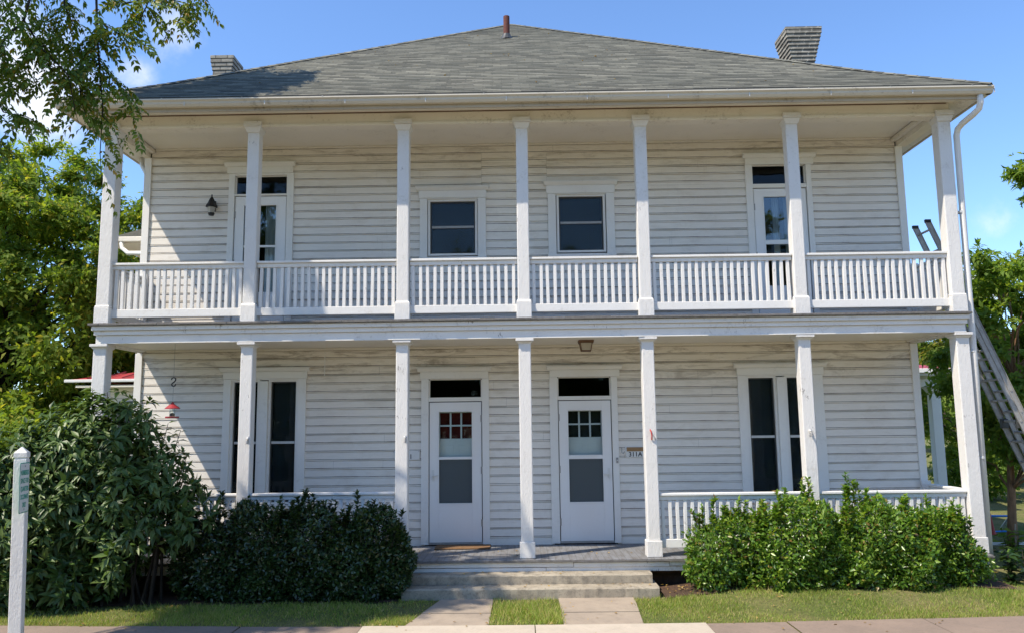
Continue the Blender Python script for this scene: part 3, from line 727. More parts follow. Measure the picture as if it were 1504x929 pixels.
def door(cx0, cx1, lx0, lx1, z0, ztop, tz0, tz1, hx0, hx1, hz, g, gz, lowz, upper, handle_left, label):
    d = bpy.data.objects.new('door', None); C.objects.link(d); d.parent = H; ORG[d.name] = np.zeros(3); d['label'] = label
    casing(cx0, cx1, z0, hz-.155, hx0, hx1, hz, lx0-.012, lx1+.012, parent=d, sill=False, izt=tz1+.012)
    B('transom_bar', 'casing', d, lx0-.011, lx1+.011, YF+.006, W+.06, ztop+.012, tz0, .003)
    MB().box(lx0-.011, lx0+.006, W, W+.03, tz0+.001, tz1).box(lx1-.006, lx1+.011, W, W+.03, tz0+.001, tz1).box(lx0+.006, lx1-.006, W, W+.03, tz1, tz1+.011).build('transom_frame', 'casing', d)
    MB().box(lx0+.007, lx1-.007, W+.015, W+.019, tz0+.002, tz1-.001).build('transom_pane', 'glass', d)
    y0, y1 = W-.025, W+.012; gx0, gx1 = g; gt, gm1, gm0, gb = gz[0], gz[1], lowz[0], lowz[1]
    m = MB().box(lx0, gx0, y0, y1, z0+.03, ztop).box(gx1, lx1, y0, y1, z0+.03, ztop).box(gx0, gx1, y0, y1, gt, ztop).box(gx0, gx1, y0, y1, z0+.03, gb).box(gx0, gx1, y0, y1, gm0, gm1)
    m.box(gx0-.018, gx1+.018, y0-.007, y0-.0005, gt, gt+.02).box(gx0-.018, gx1+.018, y0-.007, y0-.0005, gb-.02, gb).box(gx0-.018, gx0, y0-.007, y0-.0005, gb, gt).box(gx1, gx1+.018, y0-.007, y0-.0005, gb, gt)
    m.build('storm_door', 'door', d, .002)
    B('threshold', 'alu', d, lx0-.01, lx1+.01, W-.045, W+.06, z0+.001, z0+.028, .002)
    MB().box(gx0+.001, gx1-.001, W-.006, W-.003, gm1+.001, gt-.001).build('pane', 'mirrorglass' if upper else 'glass', d)
    MB().box(gx0+.001, gx1-.001, W-.006, W-.003, gb+.001, gm0-.001).build('screen', 'glass' if upper else 'screen', d)
    hx = lx0+.05 if handle_left else lx1-.05
    s = 1 if handle_left else -1
    MB().box(hx-.018, hx+.018, y0-.012, y0-.0005, z0+.92, z0+1.06).tube([(hx, y0-.012, z0+.98), (hx, y0-.05, z0+.98), (hx+s*.09, y0-.052, z0+.985)], .009).box(hx-.006, hx+.006, y0-.03, y0-.0125, z0+.90, z0+.96).build('handle', 'plastic', d, .002)
    m = MB()
    for z in (z0+.3, z0+1.05, z0+1.8): m.box((lx1 if handle_left else lx0)-.012, (lx1 if handle_left else lx0)+.012, y0-.006, y0-.0005, z-.05, z+.05)
    m.build('hinge', 'alu', d)
    return d
for (c0, c1, l0, l1, tz0, tz1, h0, h1, hz, g, gt, gm1, gm0, gb, hl, lab, room) in (
        (-1.533, -.533, -1.412, -.648, 2.130, 2.388, -1.60, -.49, 2.558, (-1.273, -.789), 1.918, 1.262, 1.224, .597, True, 'left front storm door, dark red behind its panes', 'insidered'),
        (.362, 1.362, .492, 1.258, 2.126, 2.395, .32, 1.452, 2.562, (.630, 1.124), 1.915, 1.268, 1.211, .595, False, 'right front storm door', 'inside')):
    d = door(c0, c1, l0, l1, .015, 2.058, tz0, tz1, h0, h1, hz, g, (gt, gm1), (gm0, gb), False, hl, lab)
    # inner door: slab with six panes over panels
    x0, x1 = l0+.005, l1-.005; yi0, yi1 = W+.07, W+.11; pz1, pz0 = 1.905, 1.525; m = MB()
    gx0, gx1 = g[0]+.005, g[1]-.005
    m.box(x0, gx0, yi0, yi1, .03, 2.05).box(gx1, x1, yi0, yi1, .03, 2.05).box(gx0, gx1, yi0, yi1, pz1, 2.05).box(gx0, gx1, yi0, yi1, .03, pz0)
    for px in (gx0+.02, (gx0+gx1)/2+.04):
        for z0_, z1_ in ((1.16, 1.43), (.30, 1.05)):
            ww = (gx1-gx0)/2-.06; t = .006
            m.box(px, px+ww, yi0-.004, yi0-.0005, z0_, z0_+t).box(px, px+ww, yi0-.004, yi0-.0005, z1_-t, z1_).box(px, px+t, yi0-.004, yi0-.0005, z0_+t, z1_-t).box(px+ww-t, px+ww, yi0-.004, yi0-.0005, z0_+t, z1_-t)
    m.build('inner_door', 'door', d, .002)
    m = MB(); dx = (gx1-gx0)/3
    for k in (1, 2): m.box(gx0+k*dx-.012, gx0+k*dx+.012, yi0-.002, yi1-.005, pz0+.001, pz1-.001)
    m.box(gx0+.001, gx1-.001, yi0-.004, yi1-.008, (pz0+pz1)/2-.012, (pz0+pz1)/2+.012)
    m.build('muntin', 'door', d)
    MB().box(gx0, gx1, yi1-.02, yi1-.016, pz0, pz1).build('pane', 'glass', d)
    B('room_backing', room, d, gx0-.05, gx1+.05, yi1+.05, yi1+.06, pz0-.05, pz1+.05, 0)  # flat sheet close behind the panes, standing in for the room
door(-4.50, -3.50, -4.397, -3.615, 3.14, 5.222, 5.262, 5.543, -4.58, -3.47, 5.742, (-4.258, -3.765), (5.082, 4.462), (4.43, 3.74), True, False, 'upper left balcony door')
door(3.41, 4.41, 3.525, 4.318, 3.14, 5.224, 5.298, 5.588, 3.366, 4.50, 5.752, (3.672, 4.096), (5.096, 4.428), (4.36, 3.726), True, False, 'upper right balcony door')
for x0, x1, sp in ((-4.25, -3.77, ((-4.25, -4.10), (-3.98, -3.77))), (3.68, 4.09, ((3.85, 3.95), (4.03, 4.09)))):
    m = MB()
    for a, b in sp:
        n = 12; xx = np.linspace(a, b, n)
        m.add([(xx[i], W+.16+.012*math.sin(i*1.9), 3.3) for i in range(n)]+[(xx[i], W+.16+.012*math.sin(i*1.9), 5.15) for i in range(n)], [(i, i+1, n+i+1, n+i) for i in range(n-1)])
    m.build('curtain', 'curtain', H, smooth=True)

# ---- downspouts
def downspout(pts, r, name='downspout', mat='rail'):
    d = MB().tube(pts, r, 10).build(name, mat, H, smooth=True)
    m = MB()
    for z in (1.2, 2.6, 4.5):
        x, y = pts[-1][0], pts[-1][1]; m.lathe((x, y, z), [(r+.002, 0), (r+.008, .002), (r+.008, .03), (r+.002, .032)], 12)
    m.build('pipe_band', 'galv', d); return d
downspout([(6.13, -.48, 6.0), (6.13, -.48, 5.90), (6.12, -.45, 5.82), (6.09, -.36, 5.775), (6.06, -.14, 5.735), (6.04, -.05, 5.69), (6.03, -.02, 5.60), (6.01, -.02, 3.2), (5.985, -.01, -.3)], .042)
downspout([(-6.05, 1.5, 6.0), (-6.05, 1.5, 5.88), (-5.92, 1.4, 5.7), (-5.87, 1.36, 5.55), (-5.87, 1.36, -.3)], .036)
# small hood roof over the left side entry
h = MB().add([(-6.72, 1.9, 4.80), (-6.72, 4.4, 4.80), (-5.80, 4.4, 5.12), (-5.80, 2.1, 5.12), (-6.72, 1.9, 4.77), (-6.72, 4.4, 4.77), (-5.8, 4.4, 4.77), (-5.8, 1.9, 4.77), (-5.80, 1.9, 4.80)],
             [(0, 1, 2, 3), (0, 3, 8), (0, 4, 5, 1), (0, 8, 7, 4), (4, 7, 6, 5)]).build('side_hood', 'roof', H)
MB().box(-6.78, -5.84, 1.83, 1.896, 4.72, 4.80).box(-6.79, -6.725, 1.9, 4.4, 4.72, 4.80).build('hood_gutter', 'soffit', h, .008)
B('hood_soffit', 'soffit', h, -6.7, -5.82, 1.92, 4.38, 4.70, 4.766)
MB().tube([(-6.5, 1.87, 4.72), (-6.48, 1.87, 4.62), (-6.35, 1.8, 4.52), (-6.0, 1.6, 4.47), (-5.9, 1.5, 4.40)], .035, 10).build('hood_downspout', 'plastic', h, smooth=True)

# ------------------------------------------------------------------ things on and around the house
st = thing('concrete_steps', (0, -.4, -.4), 'two worn concrete steps up to the porch between the hedges', 'steps')
def rough_step(x0, x1, y0, y1, z0, z1, seed):
    r = random.Random(seed); n = 60; m = MB(); xx = np.linspace(x0, x1, n)
    jy = [r.uniform(-.004, .004) for _ in range(n)]; jz = [r.uniform(-.005, .003) for _ in range(n)]
    rows = [[(xx[i], y1, z0) for i in range(n)], [(xx[i], y1, z1) for i in range(n)], [(xx[i], y0+.018, z1+jz[i]*.4) for i in range(n)], [(xx[i], y0+jy[i], z1-.018+jz[i]) for i in range(n)], [(xx[i], y0+jy[i]*.7, z0) for i in range(n)]]
    m.add([p for row in rows for p in row], [(k*n+i+1, k*n+i, (k+1)*n+i, (k+1)*n+i+1) for k in range(4) for i in range(n-1)])
    for i in (0, n-1): m.add([row[i] for row in rows], [(0, 1, 2, 3, 4)])
    return m
rough_step(-1.50, 1.555, -.40, -.12, -.262, -.148, 1).build('upper_step', 'step', st)
rough_step(-1.555, 1.60, -.64, -.12, -.46, -.264, 2).build('lower_step', 'step', st)
tag(MB().box(-1.30, -.52, .72, 1.07, .002, .02).build('doormat', 'mat', bevel=.006), 'flat brown doormat lying before the left front door', 'doormat')

# wall lantern, ceiling lamp
L0 = thing('wall_lantern', (-4.72, W, 4.92), 'black lantern with glass body on the upper wall left of the balcony door', 'lamp')
MB().box(-4.745, -4.695, W-.035, W-.018, 5.0, 5.16).tube([(-4.72, W-.036, 5.08), (-4.72, W-.10, 5.14), (-4.72, W-.13, 5.21)], .009).lathe((-4.72, W-.13, 5.17), [(.004, .07), (.012, .045), (.010, .03), (.03, .0)], 12).build('arm', 'black', L0)
MB().lathe((-4.72, W-.13, 5.0), [(.004, .17), (.035, .16), (.06, .10), (.088, .055), (.092, .045), (.0, .04)], 8).build('hood', 'black', L0)
MB().lathe((-4.72, W-.13, 4.93), [(.045, .02), (.05, .05), (.062, .105), (.0, .106)], 8).build('lamp_glass', 'frost', L0)
MB().lathe((-4.72, W-.13, 4.90), [(.0, .0), (.04, .01), (.05, .04), (.047, .05), (.0, .05)], 8).build('lamp_base', 'black', L0)
L1 = thing('ceiling_lamp', (.866, .5, 2.73), 'square rusty ceiling lamp tapering down under the lower porch ceiling', 'lamp')
MB().frus((.866, .5), .205, .205, 2.845, .215, .215, 2.883).build('lamp_base', 'copper', L1, .004)
MB().frus((.866, .5), .125, .125, 2.742, .165, .165, 2.843).build('lamp_glass', 'frost', L1)
m = MB()
for sx in (-1, 1):
    for sy in (-1, 1): m.tube([(.866+sx*.064, .5+sy*.064, 2.735), (.866+sx*.084, .5+sy*.084, 2.845)], .007, 6)
m.frus((.866, .5), .142, .142, 2.730, .138, .138, 2.741); m.build('lamp_frame', 'copper', L1)

# number plaques
def plaque(x0, x1, z0, z1, txt, tx, label, strip_=None):
    p = thing('house_number', ((x0+x1)/2, W-.03, z0), label, 'number sign')
    B('plate', 'plastic', p, x0, x1, W-.036, W-.0225, z0, z1, .006)
    text_mesh('numerals', txt, .092, 'black', p, (tx, W-.0375, z0+.045), (1, 0, 0), (0, 0, 1), .0008)
    if strip_: B('name_strip', 'brass', p, strip_[0], strip_[1], W-.041, W-.0365, z0+.09, z0+.15, .002)
    MB().box(x0+.012, x0+.02, W-.040, W-.0363, z0+.015, z0+.023).box(x0+.012, x0+.02, W-.040, W-.0363, z1-.023, z1-.015).box(x1-.02, x1-.012, W-.040, W-.0363, z1-.023, z1-.015).build('screw', 'alu', p)
    return p
plaque(1.455, 1.735, 1.222, 1.378, '311A', 1.60, 'white number plate reading 311A with a brown strip, right of the right door', (1.475, 1.728))
q = plaque(-1.925, -1.553, 1.225, 1.365, '311', -1.73, 'white number plate half hidden by the post left of the left door')
bell = thing('doorbell', (1.331, YF, 1.146), 'small grey doorbell on the casing of the right front door', 'doorbell')
B('plate', 'alu', bell, 1.315, 1.347, YF-.012, YF-.001, 1.146, 1.225, .003)
MB().lathe((1.331, YF-.018, 1.18), [(.0, .0), (.009, .0), (.009, .016), (.0, .016)], 8).build('button', 'plastic', bell)
for sx, x in ((1, 1.40), ):
    hk = MB().tube([(1.40, W-.02, 1.36), (1.40, W-.05, 1.36), (1.40, W-.055, 1.30), (1.42, W-.06, 1.28), (1.44, W-.055, 1.31)], .006, 6).build('wire_hook', 'alu')
    tag(hk, 'small bent wire hook on the wall between right door and number plate', 'hook')

# flag bracket hooks on the posts
def hook(x, z, label, mat='alu', flag=False):
    y = -.0835
    t_ = thing('post_hook', (x, y, z), label, 'hook', 'flag holders screwed to the lower posts')
    MB().lathe((x, y-.012, z+.03), [(.0, .05), (.012, .045), (.02, .03), (.012, .012), (.01, .0), (0, 0)], 10).box(x-.014, x+.014, y-.006, y-.0005, z+.0, z+.09).build('plate', 'galv' if mat == 'alu' else mat, t_)
    MB().tube([(x, y-.006, z+.05), (x+.002, y-.05, z+.025), (x+.006, y-.055, z-.01)], [.014, .013, .016], 8).build('socket', mat, t_)
hook(-3.685, 1.52, 'metal flag holder on the post before the tall left window')
hook(-1.60, 1.51, 'metal flag holder on the post left of the left front door')
hook(3.735, 1.53, 'metal flag holder on the post before the tall right window')
hk = thing('wire_loop', (1.655, -.0835, 1.50), 'orange tipped bent wire on the post right of the right front door', 'hook')
MB().tube([(1.64, -.085, 1.63), (1.648, -.115, 1.60), (1.655, -.12, 1.55), (1.655, -.09, 1.50)], .009, 8).build('wire', 'orange', hk)
MB().tube([(1.65, -.10, 1.60), (1.70, -.14, 1.52), (1.70, -.12, 1.5)], .005, 6).build('pin', 'alu', hk)

# bird feeder on its cord
fx, fy = -4.83, .2
bf = thing('bird_feeder', (fx, fy, 1.865), 'red bird feeder hanging from the porch ceiling on a cord with an S hook', 'bird feeder')
MB().tube([(fx, fy, 2.883), (fx, fy, 2.415)], .0025, 5).tube([(fx, fy, 2.30), (fx, fy, 2.10)], .0025, 5).build('cord', 'alu', bf)
sp = [(fx+u, fy, 2.358+v) for u, v in ((-.030, .026), (-.026, .046), (-.008, .058), (.014, .055), (.028, .040), (.026, .020), (.008, -.002), (-.016, -.018), (-.028, -.036), (-.018, -.054), (.004, -.060), (.024, -.050), (.030, -.030))]
MB().tube(sp, .0085, 8).build('hook', 'black', bf, smooth=True)
MB().lathe((fx, fy, 2.0), [(.004, .085), (.018, .075), (.018, .06), (.05, .04), (.098, .0), (.10, -.01), (.0, -.005)], 20).build('feeder_roof', 'red', bf, smooth=False)
MB().lathe((fx, fy, 1.885), [(.035, 0), (.035, .10), (0, .10)], 14).build('seed_tube', 'glass', bf)
MB().lathe((fx, fy, 1.89), [(.031, 0), (.031, .035), (.0, .05)], 14).build('seed', 'seed', bf)
MB().lathe((fx, fy, 1.865), [(0, 0), (.088, 0), (.09, .02), (.082, .022), (.08, .01), (0, .01)], 20).build('feeder_tray', 'red', bf)
ch = MB()
for i in range(10): ch.lathe((-2.824, .5, 2.435+i*.028), [(.0, 0), (.006, .004), (.006, .02), (.0, .026)], 6)
ch.tube([(-2.824, .5, 2.72), (-2.824, .5, 2.883)], .002, 5)
tag(ch.build('pull_chain', 'plastic'), 'thin white bead chain hanging from the lower porch ceiling', 'chain')

# ladder
LD = thing('ladder', (6.9, .48, -.4), 'grey aluminium extension ladder leaning on the upper porch rail at the right end', 'ladder')
top = np.array([5.70, 0, 4.475]); dirn = norm(np.array([[6.77-5.70, 0, 1.779-4.475]]))[0]; nrm = np.array([dirn[2], 0, -dirn[0]])
if nrm[0] > 0: nrm = -nrm        # towards the house
def stile(y, s0, s1, off, mat='alu'):
    m = MB(); a = top+dirn*s0+nrm*off; b = top+dirn*s1+nrm*off; h = nrm*.038
    for (u0, u1, v0, v1) in ((-1, 1, -.004, .004), (.8, 1, -.014, .014), (-1, -.8, -.014, .014)):
        vs = [tuple(p+h*u+np.array([0, y+v, 0])) for p in (a, b) for u, v in ((u0, v0), (u1, v0), (u1, v1), (u0, v1))]
        m.add(vs, [(0, 1, 2, 3), (7, 6, 5, 4), (0, 4, 5, 1), (1, 5, 6, 2), (2, 6, 7, 3), (3, 7, 4, 0)])
    return m.build('stile', mat, LD)
LEN = (4.475+.38)/-dirn[2]
for y in (.3, .66): stile(y, 0, 3.6, 0)
for y in (.265, .695): stile(y, 1.55, LEN+.06, .085)
for s, off, y0, y1 in [(.12+.305*i, 0, .29, .67) for i in range(12)]+[(1.75+.305*i, .085, .255, .705) for i in range(12)]:
    c = top+dirn*s+nrm*off
    MB().tube([(c[0], y0, c[2]), (c[0], y1, c[2])], .016, 8).build('rung', 'alu', LD)
for y in (.3, .66):
    c = top-dirn*.0; MB().box(c[0]-.042, c[0]+.042, y-.018, y+.018, c[2]-.02, c[2]+.025).build('end_cap', 'black', LD, .005)
    c = top+dirn*3.0+nrm*.085
    MB().box(c[0]-.05, c[0]+.04, y-.03, y+.03, c[2]-.07, c[2]+.06).build('lock', 'dark', LD, .006)

# parking sign post
SX, SY = -4.78, -3.2
p0 = at(33, 655, SY); SX = float(p0[0]); ztop = float(p0[2])
sp_ = thing('sign_post', (SX+.066, SY, -.42), 'square white wooden post with pyramid cap and a small parking sign on its side', 'sign post')
sp_.rotation_euler = (0, -.034, 0); ORG[sp_.name] = np.array([SX, SY, -.42])      # the post leans a little
hw = .054
post = MB().frus((SX, SY), hw*2, hw*2, -.5, hw*2, hw*2, ztop-.115).build('post', 'post', sp_, .006)
MB().frus((SX, SY), hw*2-.012, hw*2-.012, ztop-.115, hw*2-.012, hw*2-.012, ztop-.10).build('groove', 'paint', sp_)
MB().frus((SX, SY), hw*2+.004, hw*2+.004, ztop-.10, hw*2+.004, hw*2+.004, ztop-.055).frus((SX, SY), hw*2+.004, hw*2+.004, ztop-.055, .008, .008, ztop).build('post_cap', 'post', sp_, .003)
# the plate is turned towards the pavement, seen at a slant
ang = rad(17); ax = np.array([-math.sin(ang), math.cos(ang), 0]); up = np.array([0, 0, 1.]); nn = np.cross(ax, up)
zc = ztop-.075-.30; pc = np.array([SX+hw+.012, SY-hw+.17-.10, zc]); hwp, hh = .15, .228
pc = np.array([SX+math.cos(ang)*(hw+.004), SY+math.sin(ang)*(hw+.004), zc])-ax*.115
def plate(hw_, hh_, t0, t1, rr=.02):
    pts = []
    for cx, cz, a0 in ((hw_-rr, hh_-rr, 0), (-hw_+rr, hh_-rr, 90), (-hw_+rr, -hh_+rr, 180), (hw_-rr, -hh_+rr, 270)):
        for k in range(5): a = rad(a0+k*22.5); pts.append((cx+rr*math.cos(a), cz+rr*math.sin(a)))
    n = len(pts); vs = [tuple(pc+ax*u+up*v+nn*t) for t in (t0, t1) for u, v in pts]
    return MB().add(vs, [tuple(range(n))[::-1], tuple(range(n, 2*n))]+[(i, (i+1) % n, n+(i+1) % n, n+i) for i in range(n)])
pl = plate(hwp, hh, -.002, .0).build('sign_plate', 'green', sp_)
plate(hwp-.008, hh-.008, .0005, .0015).build('sign_face', 'signwhite', pl)
Rz = Matrix.Translation((0, 0, 0)) @ Matrix.Rotation(ang, 4, 'Z')
for ob in [o for o in C.objects if o.parent == sp_ and o.name.split('.')[0] in ('post', 'groove', 'post_cap')]: ob.data.transform(Rz)
for k, s in enumerate(('NUMBERED', 'SPACE FOR', 'QUARTERS', 'OCCUPANTS', 'ONLY')):
    text_mesh('lettering', s, .062, 'green', pl, pc+up*(.135-.073*k)+nn*.0025, ax, up, .0006, width=.245 if s != 'ONLY' else .11)
m = MB()
for v in (.195, -.195):
    c = pc+up*v+nn*.003; m.add([tuple(c+ax*.009*math.cos(t)+up*.009*math.sin(t)) for t in np.linspace(0, 6.283, 9)[:-1]], [tuple(range(8))])
m.build('bolt', 'black', pl)

# ------------------------------------------------------------------ vegetation
def limb(m, a, b, r0, r1, rr, k=7, wob=.06):
    a = np.array(a, float); b = np.array(b, float); L = np.linalg.norm(b-a); pts = []
    for i in range(k):
        t = i/(k-1); p = a+(b-a)*t
        if 0 < i < k-1: p = p+np.array([rr.gauss(0, wob*L*.5) for _ in range(3)])*math.sin(math.pi*t)
        p[2] += .10*L*math.sin(math.pi*t)*.6; pts.append(p)
    m.tube(pts, [r0+(r1-r0)*i/(k-1) for i in range(k)], 7, cap=True); return pts

def crown_leaves(rng, centers, crad, per, L, W, flat=.55, droop=.35, cen=None):
    """sprays of leaves round each clump centre: shoots carrying leaves"""
    Ps, Ds, Ns, Ls = [], [], [], []
    for c, cr in zip(centers, crad):
        ns = max(3, per//9)
        sd = rvec(rng, ns); sd[:, 2] = sd[:, 2]*.6+.1
        if cen is not None: sd = sd+.7*norm((c-cen)[None])
        sd = norm(sd); ln = cr*rng.uniform(.35, 1.1, ns)
        for s in range(ns):
            k = 9; t = np.sort(rng.uniform(.15, 1, k)); base = c+sd[s]*ln[s]*t[:, None]
            base[:, 2] -= .25*cr*t**2
            d = norm(sd[s]*.6+rvec(rng, k)*.8); d[:, 2] -= droop
            n = rvec(rng, k)*.6+np.array([0, 0, .75])+(norm((base-cen))*.95 if cen is not None else 0)
            Ps.append(base+rng.normal(0, .03*cr, (k, 3))); Ds.append(d); Ns.append(n); Ls.append(L*rng.uniform(.6, 1.25, k))
    P = np.concatenate(Ps); Dd = np.concatenate(Ds); N = np.concatenate(Ns); Lq = np.concatenate(Ls)
    return leaf_arrays(P, Dd, N, Lq, Lq*W)

def tree(name, base, z0, z1, rx, ry, label, leafmat, seed, clumps=120, per=180, L=.13, Wd=.45, cr=.55, trunk_r=.16, barkmat='bark', group=None, lean=(0, 0), cat='tree'):
    rr = random.Random(seed); rng = np.random.default_rng(seed)
    T = thing(name, base, label, cat, group); b = np.array(base, float)
    cen = b+np.array([lean[0], lean[1], (z0+z1)/2-b[2]]); rz = (z1-z0)/2
    cs = []; tries = 0
    lob = rvec(rng, 9); lw = rng.uniform(.72, 1.12, 9)
    while len(cs) < clumps and tries < clumps*60:
        tries += 1; d = rvec(rng, 1)[0]; r = rng.uniform(.25, 1)**.55
        f = .70+.30*float(np.max((lob@d > .55)*lw)); p = cen+d*np.array([rx, ry, rz])*r*f
        if all(np.linalg.norm(p-q) > cr*.55 for q in cs): cs.append(p)
    cs = np.array(cs)
    m = MB(); top = cen+np.array([0, 0, rz*.45]); tp = [b+np.array([0, 0, -.1])]
    for t in np.linspace(.12, 1, 9): tp.append(b+(top-b)*t+np.array([rr.gauss(0, .05), rr.gauss(0, .05), 0])*t*2)
    m.tube(tp, [trunk_r*(1.35 if i == 0 else 1-.085*i) for i in range(len(tp))], 10); m.build('trunk', barkmat, T, smooth=True)
    m = MB()
    order = list(range(len(cs))); rr.shuffle(order)
    for i in order[:min(len(cs), 46)]:
        c = cs[i]; t = min(.95, max(.12, (c[2]-b[2])/(top[2]-b[2])*.62)); idx = min(len(tp)-1, max(1, int(t*len(tp))))
        limb(m, tp[idx], c, trunk_r*.30*(1.1-t*.6), .012, rr, 6)
    m.build('branches', barkmat, T, smooth=True)
    V, Qd = crown_leaves(rng, cs, rng.uniform(.7, 1.25, len(cs))*cr, per, L, Wd, cen=cen)
    np_mesh('crown', V, Qd, leafmat, T); return T

def atg(x, y, Y): p = at(x, y, Y); return (float(p[0]), Y, -.42)
# left background: big bright tree with a second beside it
tree('shade_tree', (-12.4, 8.2, -.42), .6, 8.7, 4.2, 3.2, 'bright green tree with yellowing leaves behind the left end of the porches', 'leaf_back', 11, clumps=300, per=500, L=.155, cr=.8, trunk_r=.22, barkmat='darkbark')
tree('shade_tree', (-9.4, 11.5, -.42), .8, 8.4, 2.5, 2.4, 'darker green tree seen between the porch posts and the left house corner', 'leaf_back', 12, clumps=130, per=300, L=.15, cr=.75, trunk_r=.2, barkmat='darkbark')
tree('shade_tree', (-15.5, 5.5, -.42), .0, 5.6, 3.2, 2.5, 'low spreading yellow green tree at the left edge above the sign post', 'leaf_back', 13, clumps=170, per=300, L=.17, cr=.75, trunk_r=.18, barkmat='darkbark')
tree('garden_bush', (-8.7, 3.2, -.42), -.3, 2.1, 1.5, 1.5, 'yellow green bush behind the top of the big dark shrub', 'leaf_back', 14, clumps=60, per=200, L=.12, cr=.5, trunk_r=.06, cat='bush')
# right
tree('young_tree', (8.06, 3.03, -.42), .55, 4.9, 1.35, 1.3, 'young leafy tree with wrapped brown trunk beside the ladder', 'leaf_right', 21, clumps=85, per=230, L=.14, cr=.42, trunk_r=.075, barkmat='wrap', lean=(.35, 0))
tree('shade_tree', (14.75, 8.6, -.42), 7.3, 8.8, 1.65, 1.4, 'tall tree whose light green bough enters at the right edge', 'leaf_right', 22, clumps=36, per=220, L=.16, cr=.5, trunk_r=.2, lean=(-.95, 0))
tree('shade_tree', (12.1, 11.2, -.42), -.1, 3.7, 1.8, 1.5, 'bright green low tree seen past the right porch posts', 'leaf_right', 23, clumps=80, per=200, L=.15, cr=.6, trunk_r=.1)
tree('shade_tree', (15.4, 15.5, -.42), .2, 7.0, 2.6, 2.4, 'full green tree behind the young tree and the ladder', 'leaf_far', 24, clumps=110, per=200, L=.2, cr=.75, trunk_r=.2)
tree('shade_tree', (14.3, 22.5, -.42), 1.0, 5.9, 2.4, 2.4, 'distant tree turning orange over the red roofed porch', 'leaf_far', 25, clumps=100, per=180, L=.22, cr=.8, trunk_r=.2)

# hedges and the big shrub
def hull_points(rng, ell, n, thick, below=None):
    """points near the surface of a union of ellipsoids"""
    out = []; E = [(np.array(c), np.array(r)) for c, r in ell]; w = np.array([r[0]*r[2]+r[1]*r[2]+r[0]*r[1] for _, r in E]); w = w/w.sum()
    while sum(len(o) for o in out) < n:
        k = rng.choice(len(E), p=w); c, r = E[k]; d = rvec(rng, max(40, n//90))
        e = 4.0
        if len(r) > 3: e = r[3]
        q = d/((np.abs(d)**e).sum(1)**(1/e))[:, None]       # superellipsoid direction
        t = 1-thick*np.abs(rng.normal(0, 1, len(d)))
        p = c+q*r[:3]*t[:, None]
        ok = np.ones(len(p), bool)
        for j, (c2, r2) in enumerate(E):
            if j != k:
                e2 = r2[3] if len(r2) > 3 else 4.0
                ok &= ((np.abs((p-c2)/r2[:3])**e2).sum(1)**(1/e2)) > 1-thick*1.5
        nr = norm(np.sign(q)*np.abs(q)**(e-1)/r[:3])
        out.append(np.concatenate([p[ok], nr[ok]], 1))
    a = np.concatenate(out)[:n]; return a[:, :3], a[:, 3:]
def lump(P, amp, f, seed):
    a = np.sin(P[:, 0]*f+seed)*np.sin(P[:, 1]*f*1.3+seed*2)+np.sin(P[:, 2]*f*1.1+seed*3)*np.sin(P[:, 0]*f*1.7)
    b = np.sin(P[:, 0]*f*2.7+seed)*np.sin(P[:, 2]*f*2.9+seed)
    return amp*(a+.6*b)
